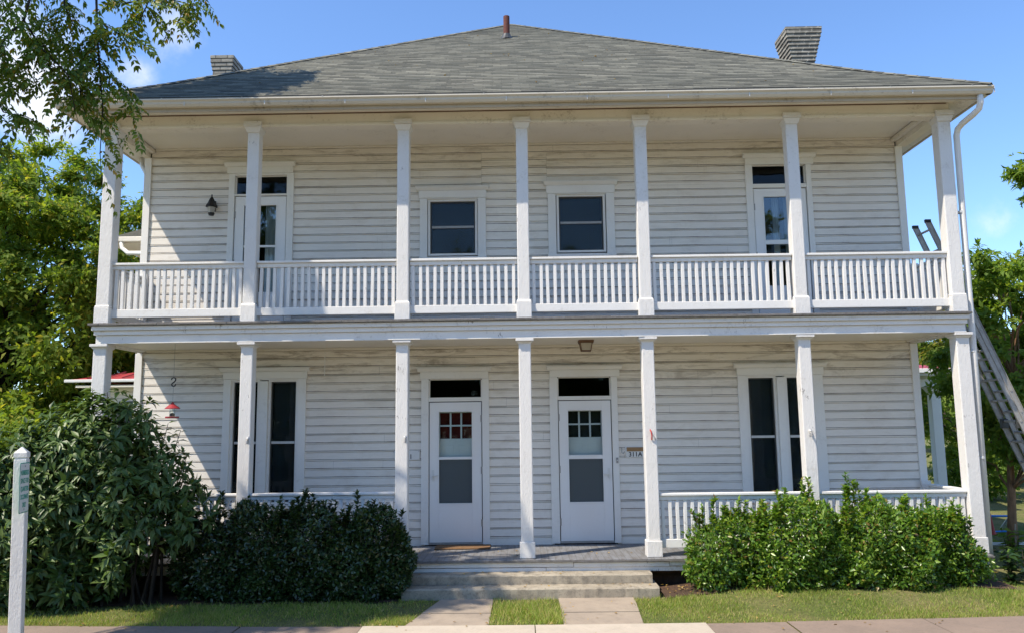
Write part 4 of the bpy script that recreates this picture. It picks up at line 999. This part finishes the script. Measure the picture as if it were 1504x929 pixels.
def hedge(name, ell, label, mat, seed, n, L, Wd, sprigs, zmin, cat='hedge', inner=None):
    rng = np.random.default_rng(seed); rr = random.Random(seed)
    c0 = np.mean([c for c, r in ell], 0); T = thing(name, (float(c0[0]), float(c0[1]), -.42), label, cat)
    P, N = hull_points(rng, ell, n, .17)
    PI_, NI_ = hull_points(rng, [(c, (r[0]*.80, r[1]*.62, r[2]*.80, r[3])) for c, r in ell], n//3, .25)
    P = np.concatenate([P, PI_]); N = np.concatenate([N, NI_])
    P = P+N*(lump(P, .065, 4.5, seed)+lump(P, .035, 10, seed+2))[:, None]
    k = P[:, 2] > zmin(P[:, 0]); P, N = P[k], N[k]
    D_ = norm(N*.55+rvec(rng, len(P))*.9+np.array([0, 0, .3])); Nn = N*.7+rvec(rng, len(P))*.75+np.array([0, 0, .45])
    Lq = L*rng.uniform(.55, 1.25, len(P))
    V, Qd = leaf_arrays(P, D_, Nn, Lq, Lq*Wd); VS, QS = [V], [Qd]; off = len(V)
    m = MB()
    sprigs = list(sprigs)
    tops = [(c, r) for c, r in ell if c[2] > .05]
    for _ in range(70):          # loose new shoots all over the top and face
        c, r = tops[rr.randrange(len(tops))]; u = rr.uniform(-.95, .95); fy = rr.uniform(-.9, .5)
        sprigs.append((c[0]+u*r[0]*.9, c[1]+fy*r[1], c[2]+r[2]*(1-abs(u)**3*.45-abs(fy)**3*.35)-.08, abs(rr.gauss(.11, .07))+.04))
    for (sx, sy, sz, h) in sprigs:
        a = np.array([sx, sy, sz]); tip = a+np.array([rr.uniform(-.06, .06), rr.uniform(-.04, .04), h]); m.tube([a-(tip-a)*.6, a, tip], [.005, .004, .002], 5)
        kk = int(h*170)+10; t = rng.uniform(-.2, 1, kk); p = a+(tip-a)*t[:, None]
        d = rvec(rng, kk); d[:, 2] = np.abs(d[:, 2])*.5+.35; nn_ = rvec(rng, kk)*.5+np.array([0, 0, 1.])
        l = L*1.15*rng.uniform(.7, 1.2, kk)
        V, Qd = leaf_arrays(p, d, nn_, l, l*Wd); VS.append(V); QS.append(Qd+off); off += len(V)
    # woody stems inside
    for _ in range(60):
        c, r = ell[rr.randrange(len(ell))]; x = c[0]+rr.uniform(-.8, .8)*r[0]; y = c[1]+rr.uniform(-.4, .4)*r[1]
        m.tube([(x, y, -.42), (x+rr.gauss(0, .05), y+rr.gauss(0, .03), c[2]), (x+rr.uniform(-.12, .12), y+rr.uniform(-.06, .06), c[2]+r[2]*.6)], [.012, .008, .004], 5)
    m.build('stems', 'darkbark', T)
    np_mesh('foliage', np.concatenate(VS), np.concatenate(QS), mat, T); return T

flat_z = lambda x: -.40+0*x
hedge('hedge', [((2.55, -.50, .06), (.60, .34, .48, 2.5)), ((3.4, -.50, .16), (.72, .36, .55, 2.6)), ((4.42, -.50, .11), (.82, .36, .53, 2.7)), ((5.06, -.50, .06), (.50, .34, .50, 2.6)), ((3.9, -.46, -.05), (1.75, .34, .36, 3.5))],
      'sunlit glossy green hedge before the porch, right of the steps', 'leaf_hedge', 31, 36000, .062, .48,
      [(2.33, -.45, .55, .22), (3.25, -.4, .70, .18), (3.52, -.4, .70, .28), (3.60, -.42, .68, .22), (4.0, -.42, .68, .2), (4.08, -.4, .62, .42), (4.2, -.42, .62, .30), (4.02, -.45, .6, .3), (4.14, -.38, .6, .36), (4.28, -.44, .6, .22), (3.55, -.36, .66, .32), (2.62, -.5, .5, .25), (2.2, -.45, .42, .25), (4.45, -.45, .62, .18), (5.05, -.4, .58, .2), (4.7, -.5, .6, .15), (5.3, -.5, .55, .12), (2.7, -.5, .58, .15), (2.1, -.5, .5, .12)], lambda x: -.33+0*x)
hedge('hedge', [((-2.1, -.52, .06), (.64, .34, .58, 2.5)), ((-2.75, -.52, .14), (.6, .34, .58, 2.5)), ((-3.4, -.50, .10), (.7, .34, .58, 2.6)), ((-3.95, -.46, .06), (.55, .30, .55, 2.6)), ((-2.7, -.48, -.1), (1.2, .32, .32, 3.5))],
      'shaded dark green hedge between the big shrub and the steps', 'leaf_hedge_shaded', 32, 34000, .062, .48,
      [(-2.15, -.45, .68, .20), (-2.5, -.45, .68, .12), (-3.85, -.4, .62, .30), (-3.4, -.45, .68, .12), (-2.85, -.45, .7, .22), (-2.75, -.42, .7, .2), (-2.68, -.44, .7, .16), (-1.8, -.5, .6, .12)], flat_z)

def shrub():
    rng = np.random.default_rng(41); rr = random.Random(41)
    T = thing('shrub', (-5.4, -.8, -.42), 'huge dark leathery leaved shrub hiding the left end of the lower porch', 'shrub')
    ell = [((-5.38, -.74, .93), (1.05, .6, 1.18, 2.1)), ((-4.75, -.70, .55), (.82, .5, .95, 2.3)), ((-5.95, -.75, .65), (.95, .7, 1.1, 2.3)), ((-6.9, -.55, .22), (1.1, .8, .98, 2.3)), ((-5.7, -.7, .1), (1.5, .5, .55, 2.4))]
    P, N = hull_points(rng, ell, 1800, .14)
    P = P+N*(lump(P, .085, 3.6, 2.0)[:, None]+lump(P, .04, 8.0, 5.0)[:, None]+rng.normal(0, .05, (len(P), 1)))
    lowlim = lambda p: -.36+.62*sstep(-5.15, -4.5, p[:, 0])
    # whorls of long drooping leaves at shoot tips
    VS, QS, off = [], [], 0
    for ring, tilt in ((5, .2), (4, .75)):
        for k in range(ring):
            a = 2*math.pi*k/ring+rng.uniform(0, 6.28, len(P)); ref = norm(np.cross(N+rvec(rng, len(P))*.25, np.array([.3, .2, 1.])))
            b2 = np.cross(N, ref); rd = ref*np.cos(a)[:, None]+b2*np.sin(a)[:, None]
            d = norm(rd*.85+N*tilt+np.array([0, 0, -.32])+rvec(rng, len(P))*.25)
            nn_ = N*.7+np.array([0, 0, .8])+rvec(rng, len(P))*.25
            L = rng.uniform(.10, .19, len(P))*(1 if tilt < .5 else .75)
            keep = P[:, 2] > lowlim(P)+.12*rng.uniform(0, 1, len(P))
            V, Qd = leaf_arrays(P[keep]+rd[keep]*.012, d[keep], nn_[keep], L[keep], L[keep]*.37); VS.append(V); QS.append(Qd+off); off += len(V)
    # inner mass
    P2, N2 = hull_points(rng, [(c, (r[0]*.78, r[1]*.66, r[2]*.80, r[3])) for c, r in ell], 9000, .18)
    P2 = P2[P2[:, 2] > lowlim(P2)+.05]; L = rng.uniform(.10, .17, len(P2)); d = rvec(rng, len(P2)); d[:, 2] -= .5
    V, Qd = leaf_arrays(P2, d, rvec(rng, len(P2))+np.array([0, 0, .6]), L, L*.33); VS.append(V); QS.append(Qd+off); off += len(V)
    # a few shoots standing out of the top
    m = MB()
    for (x, y, z, h) in [(-5.42, -.75, 1.95, .28), (-5.25, -.7, 1.95, .24), (-5.6, -.7, 1.9, .22), (-4.75, -.65, 1.6, .30), (-4.6, -.6, 1.45, .34), (-4.45, -.6, 1.4, .30), (-4.35, -.6, 1.15, .25), (-5.0, -.7, 1.8, .2), (-5.95, -.7, 1.75, .2), (-6.5, -.7, 1.4, .2)]:
        a = np.array([x, y, z]); tip = a+np.array([rr.uniform(-.08, .12), rr.uniform(-.05, .05), h]); m.tube([a-(tip-a), a, tip], [.008, .006, .003], 6)
        kk = 16; t = np.linspace(-.3, 1, kk); p = a+(tip-a)*t[:, None]; aa = rng.uniform(0, 6.28, kk)
        d = np.stack([np.cos(aa), np.sin(aa), rng.uniform(-.35, .35, kk)], 1); L = rng.uniform(.09, .18, kk)
        V, Qd = leaf_arrays(p, d, np.array([0, 0, 1.])+rvec(rng, kk)*.3, L, L*.32); VS.append(V); QS.append(Qd+off); off += len(V)
    for _ in range(40):
        x = rr.uniform(-6.4, -4.5); y = rr.uniform(-.95, -.5)
        m.tube([(x, y, -.42), (x+rr.gauss(0, .1), y+rr.gauss(0, .06), .3), (x+rr.gauss(0, .25), y+rr.gauss(0, .12), 1.2)], [.018, .013, .006], 6)
    m.build('stems', 'darkbark', T)
    np_mesh('foliage', np.concatenate(VS), np.concatenate(QS), 'leaf_shrub', T)
shrub()

# walnut: trunk stands left of the view, boughs hang into it
def walnut():
    rng = np.random.default_rng(51); rr = random.Random(51)
    T = thing('walnut_tree', (-9.7, -5.3, -.42), 'walnut tree whose drooping leafy boughs hang over the left end of the roof', 'tree')
    m = MB(); base = np.array([-9.7, -5.3, -.5]); tp = [base+np.array([.12*t+rr.gauss(0, .05), rr.gauss(0, .05), t*1.15]) for t in range(9)]
    m.tube(tp, [.34, .27, .25, .23, .2, .17, .14, .1, .06], 12); m.build('trunk', 'darkbark', T, smooth=True)
    twigs = []; m = MB()
    px = lambda x, y, Y: np.array(at(x, y, Y))
    def chain(pts, r0, r1, twig=True):
        m.tube(pts, [r0+(r1-r0)*i/(len(pts)-1) for i in range(len(pts))], 6); twigs.append(np.array(pts))
    Yb = -2.6
    root = np.array([-6.6, -2.7, 8.5])
    m.tube([tp[6], (tp[6]+root)/2+np.array([0, 0, .4]), root], [.14, .10, .08], 8)
    ent = px(140, -60, Yb)
    m.tube([root, (root+ent)/2+np.array([0, 0, .25]), ent], [.06, .03, .014], 7)
    chain([ent, px(143, 55, Yb), px(146, 95, Yb), px(151, 160, Yb), px(147, 225, Yb-.05), px(150, 280, Yb-.1)], .014, .002)
    chain([px(146, 95, Yb), px(165, 115, Yb+.1), px(190, 150, Yb+.2), px(200, 195, Yb+.2)], .008, .003)
    chain([px(138, -30, Yb), px(185, 5, Yb+.2), px(235, -5, Yb+.3), px(290, 10, Yb+.3)], .014, .004)
    chain([px(143, 30, Yb), px(175, 50, Yb-.1), px(205, 60, Yb-.1)], .009, .003)
    chain([px(60, -60, Yb-.3), px(35, 30, Yb-.3), px(60, 70, Yb-.3), px(100, 110, Yb-.3), px(110, 160, Yb-.3)], .016, .004)
    chain([px(35, 30, Yb-.3), px(5, 60, Yb-.4), px(-20, 120, Yb-.4), px(5, 165, Yb-.4), px(40, 172, Yb-.4), px(62, 185, Yb-.4)], .012, .003)
    chain([px(-20, 120, Yb-.4), px(-30, 190, Yb-.4), px(-8, 215, Yb-.4), px(15, 240, Yb-.4)], .01, .003)
    chain([px(60, 70, Yb-.3), px(85, 60, Yb-.1), px(120, 75, Yb), px(128, 130, Yb)], .008, .003)
    chain([px(90, -50, Yb), px(95, 10, Yb), px(110, 40, Yb)], .012, .004)
    chain([px(35, -20, Yb), px(15, 10, Yb), px(-5, 30, Yb)], .012, .004)
    chain([px(235, -40, Yb+.3), px(215, 10, Yb+.2), px(200, 40, Yb+.1)], .010, .003)
    chain([px(146, 95, Yb), px(120, 105, Yb-.1), px(118, 145, Yb-.15), px(130, 180, Yb-.15)], .008, .003)
    chain([px(150, 170, Yb), px(168, 190, Yb+.15), px(176, 215, Yb+.2)], .006, .002)
    chain([px(60, 70, Yb-.3), px(40, 95, Yb-.2), px(45, 120, Yb-.2)], .007, .003)
    chain([px(95, 10, Yb), px(70, 30, Yb+.1), px(75, 60, Yb+.1)], .008, .003)
    chain([px(-20, 30, Yb-.2), px(10, 90, Yb-.2), px(12, 130, Yb-.2)], .01, .003)
    chain([px(290, -20, Yb+.3), px(270, 15, Yb+.25), px(258, 40, Yb+.2)], .008, .003)
    chain([px(70, 95, Yb-.2), px(92, 125, Yb-.2), px(106, 152, Yb-.2), px(116, 182, Yb-.2)], .007, .002)
    chain([px(128, 115, Yb-.1), px(122, 150, Yb-.1), px(128, 172, Yb-.1)], .006, .002)
    vis = list(twigs)

    # the crown above the frame
    cs = []
    for _ in range(80):
        d = rvec(rng, 1)[0]; cs.append(np.array([-8.05, -4.25, 9.8])+d*np.array([1.45, 1.15, 1.6])*rng.uniform(.3, 1)**.6)
    for _ in range(26): cs.append(np.array([-5.85, -.35, 9.7])+(lambda e: np.array([e[0]*1.3, e[0]*.8+e[1]*.55, e[2]*.7]))(rvec(rng, 1)[0])*rng.uniform(.3, 1)**.5)
    for i, c in enumerate(cs):
        b = tp[rr.choice((6, 7, 7, 8))] if c[1] < -2.2 else root
        p = limb(m, b, c, .035, .008, rr, 6); twigs.append(np.array(p[2:]))
    m.build('branches', 'darkbark', T, smooth=True)
    Ps, Ds, Ns, Ls = [], [], [], []
    def compound(p, d, ln):
        k = rr.randint(5, 8); d = np.array(d); d = d/np.linalg.norm(d)
        side = np.cross(d, [rr.gauss(0, .4), rr.gauss(0, .4), 1]); side = side/(np.linalg.norm(side)+1e-6); nrm_ = np.cross(side, d)
        for i in range(1, k+1):
            t = i/k; q = p+d*ln*t+np.array([0, 0, -.35*ln*t*t])
            dd = d+np.array([0, 0, -.6*t])
            for s in (-1, 1):
                Ps.append(q); Ds.append(side*s*.8+dd*.55+np.array([0, 0, -.30])+np.array([rr.gauss(0, .15) for _ in range(3)])); Ns.append(nrm_+np.array([rr.gauss(0, .3) for _ in range(3)])); Ls.append(ln*rr.uniform(.26, .36)*(1-.25*abs(t-.5)))
        Ps.append(p+d*ln*1.0+np.array([0, 0, -.35*ln])); Ds.append(d+np.array([0, 0, -.7])); Ns.append(nrm_); Ls.append(ln*.3)
    for ti, tw in enumerate(twigs):
        vis_ = ti < len(vis); seg = np.linalg.norm(np.diff(tw, axis=0), axis=1); tot = seg.sum(); n = int(tot*(31 if vis_ else 26))+(5 if vis_ else 4)
        cum = np.concatenate([[0], np.cumsum(seg)])
        for _ in range(n):
            s = rr.uniform(.06 if ti else .22, 1.0)*tot; j = min(len(seg)-1, max(0, np.searchsorted(cum, s)-1)); f = (s-cum[j])/(seg[j]+1e-6); p = tw[j]+(tw[j+1]-tw[j])*f
            if vis_ and p[2] < 5.35 and p[0] > -4.75 and rr.random() < .62: continue
            a = rr.uniform(0, 6.283); tang = norm((tw[j+1]-tw[j])[None])[0]
            d = np.array([math.cos(a), math.sin(a)*.8, rr.uniform(-.7, .15)])+tang*.35
            compound(p, d, rr.uniform(.17, .31) if vis_ else rr.uniform(.25, .5))
    V, Qd = leaf_arrays(np.array(Ps), np.array(Ds), np.array(Ns), np.array(Ls), np.array(Ls)*.44)
    np_mesh('crown', V, Qd, 'leaf_walnut', T)
    # green nuts
    m = MB()
    for (x, y) in ((157, 192), (160, 203), (163, 212), (140, 46), (205, 152)):
        c = px(x, y, Yb-.05); m.lathe(tuple(c), [(0, -.022), (.016, -.015), (.022, 0), (.016, .015), (0, .022)], 10)
    m.build('nuts', 'leaf_walnut', T, smooth=True)
walnut()

# ------------------------------------------------------------------ behind: neighbours, garden things
rc = thing('red_roofed_cottage', (-8, 6, -.42), 'pale cottage with red metal roof behind the left porch', 'cottage')
MB().box(-9.0, -6.7, 5.9, 9.0, -.45, 2.62).build('wall', 'siding', rc)
MB().add([(-9.25, 5.5, 2.74), (-6.5, 5.5, 2.74), (-6.5, 9.4, 2.74), (-9.25, 9.4, 2.74), (-7.7, 7.4, 3.12), (-6.9, 7.4, 3.12)], [(0, 1, 5, 4), (1, 2, 5), (2, 3, 4, 5), (3, 0, 4), (0, 3, 2, 1)]).build('roof', 'redroof', rc)
m = MB()
for k in range(7):
    x = -8.9+k*.36; f = min(1, max(.05, (x+9.25)/1.55)); m.add([(x, 5.49, 2.755), (x+.02, 5.49, 2.755), (x+.02, 5.5+1.9*f, 2.765+.38*f), (x, 5.5+1.9*f, 2.765+.38*f), (x+.01, 5.49, 2.78), (x+.01, 5.5+1.9*f, 2.79+.38*f)], [(0, 3, 5, 4), (1, 4, 5, 2)])
m.build('roof_seam', 'redroof', rc)
MB().box(-9.3, -6.5, 5.38, 5.49, 2.675, 2.735).build('gutter', 'plastic', rc, .01)
MB().box(-9.15, -6.6, 5.55, 5.88, 2.58, 2.625).build('soffit', 'casing', rc)
MB().box(-8.4, -7.8, 5.86, 5.898, 1.0, 2.3).build('window', 'dark', rc)
rp = thing('red_roofed_porch', (9.5, 9, -.42), 'white columned porch with red roof edge seen past the right end of the house', 'porch')
MB().add([(7.6, 7.4, 2.87), (9.62, 7.4, 2.87), (10.3, 12, 3.35), (7.6, 12, 3.35), (7.6, 7.4, 2.83), (9.62, 7.4, 2.83), (10.9, 12, 2.83), (7.6, 12, 2.83)], [(0, 1, 2, 3), (0, 4, 5, 1), (1, 5, 6, 2), (4, 7, 6, 5)]).build('roof', 'redroof', rp)
MB().box(7.6, 9.65, 7.33, 7.395, 2.76, 2.86).box(7.6, 9.75, 7.42, 12, 2.70, 2.81).box(7.6, 10.15, 8.85, 9.1, 2.50, 2.697).build('cornice', 'casing', rp, .01)
MB().box(9.86, 10.09, 8.87, 9.08, -.3, 2.36).frus((9.975, 8.975), .23, .21, 2.362, .36, .32, 2.47).box(9.78, 10.17, 8.8, 9.16, 2.471, 2.498).build('column', 'casing', rp, .01)
MB().box(8.2, 10.2, 8.7, 12, -.45, -.3).build('floor', 'walk', rp)

bfm = thing('pipe_frame', (9.0, 4.9, -.4), 'bright blue pipe frame standing on the lawn behind the right hedge', 'frame')
q = [at(1446, 757, 4.9), at(1483, 757, 4.9), at(1483, 779, 4.9), at(1446, 781, 4.9)]
MB().tube([q[0], q[1], q[2], q[3], q[0]], .022, 8).build('pipe_loop', 'blue', bfm)
m = MB()
for p in (q[2], q[3]): m.tube([p, (p[0], p[1]+.02, -.41)], .02, 8)
m.tube([q[1], (q[1][0]+.0, q[1][1]+.35, -.4)], .02, 8); m.build('leg', 'galv', bfm)
cp = at(1456, 776, 4.6)
cn = thing('traffic_cone', (float(cp[0]), 4.6, -.4), 'small red cone beside the blue pipe frame', 'cone')
MB().lathe((cp[0], 4.6, -.385), [(.075, 0), (.062, .03), (.018, .32), (.012, .36), (0, .365)], 16).build('body', 'orange', cn)
MB().box(cp[0]-.085, cp[0]+.085, 4.515, 4.685, -.4, -.385).build('base', 'orange', cn)
eg = MB().box(6.9, 12, 3.28, 3.34, -.42, -.36); tag(eg.build('garden_edging', 'plastic', bevel=.005), 'low white board edging behind the garden plants at the right', 'edging')
# garden plants
def plant(x, y, h, seed, label, mat='leaf_right', stake=False):
    rng = np.random.default_rng(seed); rr = random.Random(seed)
    T = thing('garden_plant', (x, y, -.42), label, 'plant', 'garden plants right of the hedge'); m = MB(); Ps, Ds, Ns = [], [], []
    for _ in range(5):
        tip = np.array([x+rr.gauss(0, .12), y+rr.gauss(0, .12), -.42+h*rr.uniform(.7, 1.05)]); a = np.array([x+rr.gauss(0, .04), y, -.45]); m.tube([a, (a+tip)/2+np.array([rr.gauss(0, .04), 0, 0]), tip], [.008, .006, .003], 5)
        for _ in range(26):
            t = rr.uniform(.15, 1); Ps.append(a+(tip-a)*t); an = rr.uniform(0, 6.28); Ds.append((math.cos(an), math.sin(an), rr.uniform(-.3, .4))); Ns.append((rr.gauss(0, .3), rr.gauss(0, .3), 1))
    m.build('stems', 'bark', T)
    if stake: MB().tube([(x+.06, y, -.45), (x+.10, y, -.42+h*1.15)], .012, 6).build('stake', 'walk', T)
    n = len(Ps); L = rng.uniform(.07, .16, n); V, Qd = leaf_arrays(np.array(Ps), np.array(Ds), np.array(Ns), L, L*.6); np_mesh('foliage', V, Qd, mat, T)
for i, (x, y, h, st_, mt, lab) in enumerate([(6.1, .4, .58, False, 'leaf_right', 'bushy light green plant hard against the end of the right hedge'), (6.55, 1.2, .55, True, 'leaf_right', 'staked light green plant behind the plants beside the right hedge'),
        (6.6, .1, .45, False, 'leaf_hedge_shaded', 'low dark plant in front of the staked garden plants'), (7.2, 1.6, .5, True, 'leaf_right', 'staked leafy plant nearest the young tree trunk'),
        (6.9, .5, .45, False, 'leaf_hedge', 'low bright plant at the right edge of the garden bed'), (6.2, -.15, .5, False, 'leaf_hedge_shaded', 'small dark plant at the front corner of the right hedge')]):
    plant(x, y, h, 60+i, lab, mt, st_)
# far trees closing the horizon
for i, (x, y, h, r) in enumerate(((24, 44, 9, 4), (31, 48, 8, 4.5), (39, 46, 9, 4.5), (20, 60, 9, 5))):
    tree('far_tree', (x, y, -.42), .2, h, r, r, ('broad far tree behind the lawn past the blue frame', 'second far tree on the lawn right of the broad far tree', 'far tree beyond the right edge of the lawn', 'farthest tree glimpsed past the right porch corner')[i], 'leaf_far', 70+i, clumps=80, per=120, L=.35, cr=1.5, trunk_r=.3, group='far trees across the lawn')
tag(MB().add([(6, 24, -.41), (120, 24, -.41), (120, 27, -.41), (6, 27, -.41)], [(0, 1, 2, 3)]).build('road', 'asphalt'), kind='structure')
# street trees across the road, mirrored in the upper glass
for i, (x, y) in enumerate(((-13, -27), (-6.5, -26), (-.5, -28), (5.5, -26), (12, -27))):
    tree('street_tree', (x, y, -.5), .3, (12, 9.5, 11, 9, 12)[i], 4.6, 3.5, ('street tree farthest left across the road', 'street tree mirrored in the upper left door', 'street tree across the road facing the steps', 'street tree across the road mirrored by the right front door', 'street tree farthest right across the road')[i], 'leaf_far', 80+i, clumps=110, per=150, L=.45, Wd=.7, cr=1.5, trunk_r=.3, group='street trees across the road')

# ------------------------------------------------------------------ grass, fallen leaves
def grass():
    rng = np.random.default_rng(91); n = 150000
    x = rng.uniform(-7.2, 7.2, n); y = rng.uniform(-2.0, -.15, n)
    e = edge(x)+.012+.012*np.sin(x*23)+rng.normal(0, .012, n)
    ok = (y > e)
    def inpath(x, y, x0a, x1a, x0b, x1b):
        t = np.clip((y-edge(x))/(-.61-edge(x)), 0, 1); return (x > x0a+(x0b-x0a)*t+rng.normal(0, .012, n)) & (x < x1a+(x1b-x1a)*t+rng.normal(0, .012, n))
    ok &= ~inpath(x, y, -1.33, -.435, -1.06, -.43) & ~inpath(x, y, .365, 1.21, .365, 1.29)
    ok &= ~((x > -1.57) & (x < 1.62) & (y > -.645))
    ok &= ~((x > 1.6) & (x < 6) & (y > -.72+rng.normal(0, .03, n))) & ~((x < -1.57) & (y > -.76+rng.normal(0, .03, n)))
    pat = np.sin(x*2.3+1)*np.sin(y*3.1+x)+.5*np.sin(x*7.7)*np.sin(y*6.3)
    ok &= rng.uniform(0, 1, n) < np.clip(.62+.42*pat, .10, 1)
    x, y = x[ok], y[ok]; pat = pat[ok]; k = len(x); z = gh(x, y)-.004
    h = rng.uniform(.018, .05, k)*(1+.35*pat)*np.where(rng.uniform(0, 1, k) > .985, 1.9, 1)*(1+.5*(np.abs(x) < .45)); a = rng.uniform(0, 6.283, k); w = rng.uniform(.0018, .0035, k); ln = rng.uniform(.1, .9, k)*h; b = rng.uniform(0, 6.283, k)
    P = np.stack([x, y, z], 1); S = np.stack([np.cos(a), np.sin(a), 0*a], 1)*w[:, None]; Ln = np.stack([np.cos(b)*ln, np.sin(b)*ln, h], 1)
    V = np.stack([P-S, P+S, P+Ln*.55+S*.7+np.array([0, 0, .004]), P+Ln], 1).reshape(-1, 3); Qd = (np.arange(k)*4)[:, None]+np.arange(4)[None]
    o = np_mesh('grass', V, Qd, 'grass'); tag(o, 'short patchy lawn grass between the sidewalk and the hedges', 'grass', kind='stuff')
grass()
def fallen():
    rng = np.random.default_rng(95); P = []
    for _ in range(150):
        x = rng.uniform(-6, 6); y = rng.uniform(-2.9, -.75); P.append((x, y, float(gh(x, y))+(.02 if y > edge(x) else .018)))
    for _ in range(60):
        x = rng.uniform(-1.5, 1.55); y, z = ((rng.uniform(-.38, -.2), -.14), (rng.uniform(-.62, -.42), -.255), (rng.uniform(-.15, .9), .008))[rng.integers(3)]; P.append((x, y, z))
    for _ in range(60):
        x = rng.uniform(1.7, 2.4); y = rng.uniform(-.72, -.2); P.append((x, y, -.34+.02))
    for _ in range(46):
        d = rng.uniform(.1, 5.2); x = rng.uniform(-1, 1)*(6-d); P.append((x, EVY+d, roof_z(d)+.022))
    P = np.array(P); n = len(P); a = rng.uniform(0, 6.28, n); L = rng.uniform(.025, .055, n)
    V, Qd = leaf_arrays(P, np.stack([np.cos(a), np.sin(a), rng.uniform(-.2, .3, n)], 1), np.array([0, 0, 1.])+rvec(rng, n)*.35, L, L*.55)
    tag(np_mesh('fallen_leaves', V, Qd, 'fallen'), 'scattered dry yellow leaves on the lawn, walks, steps and roof', 'leaves', kind='stuff')
fallen()
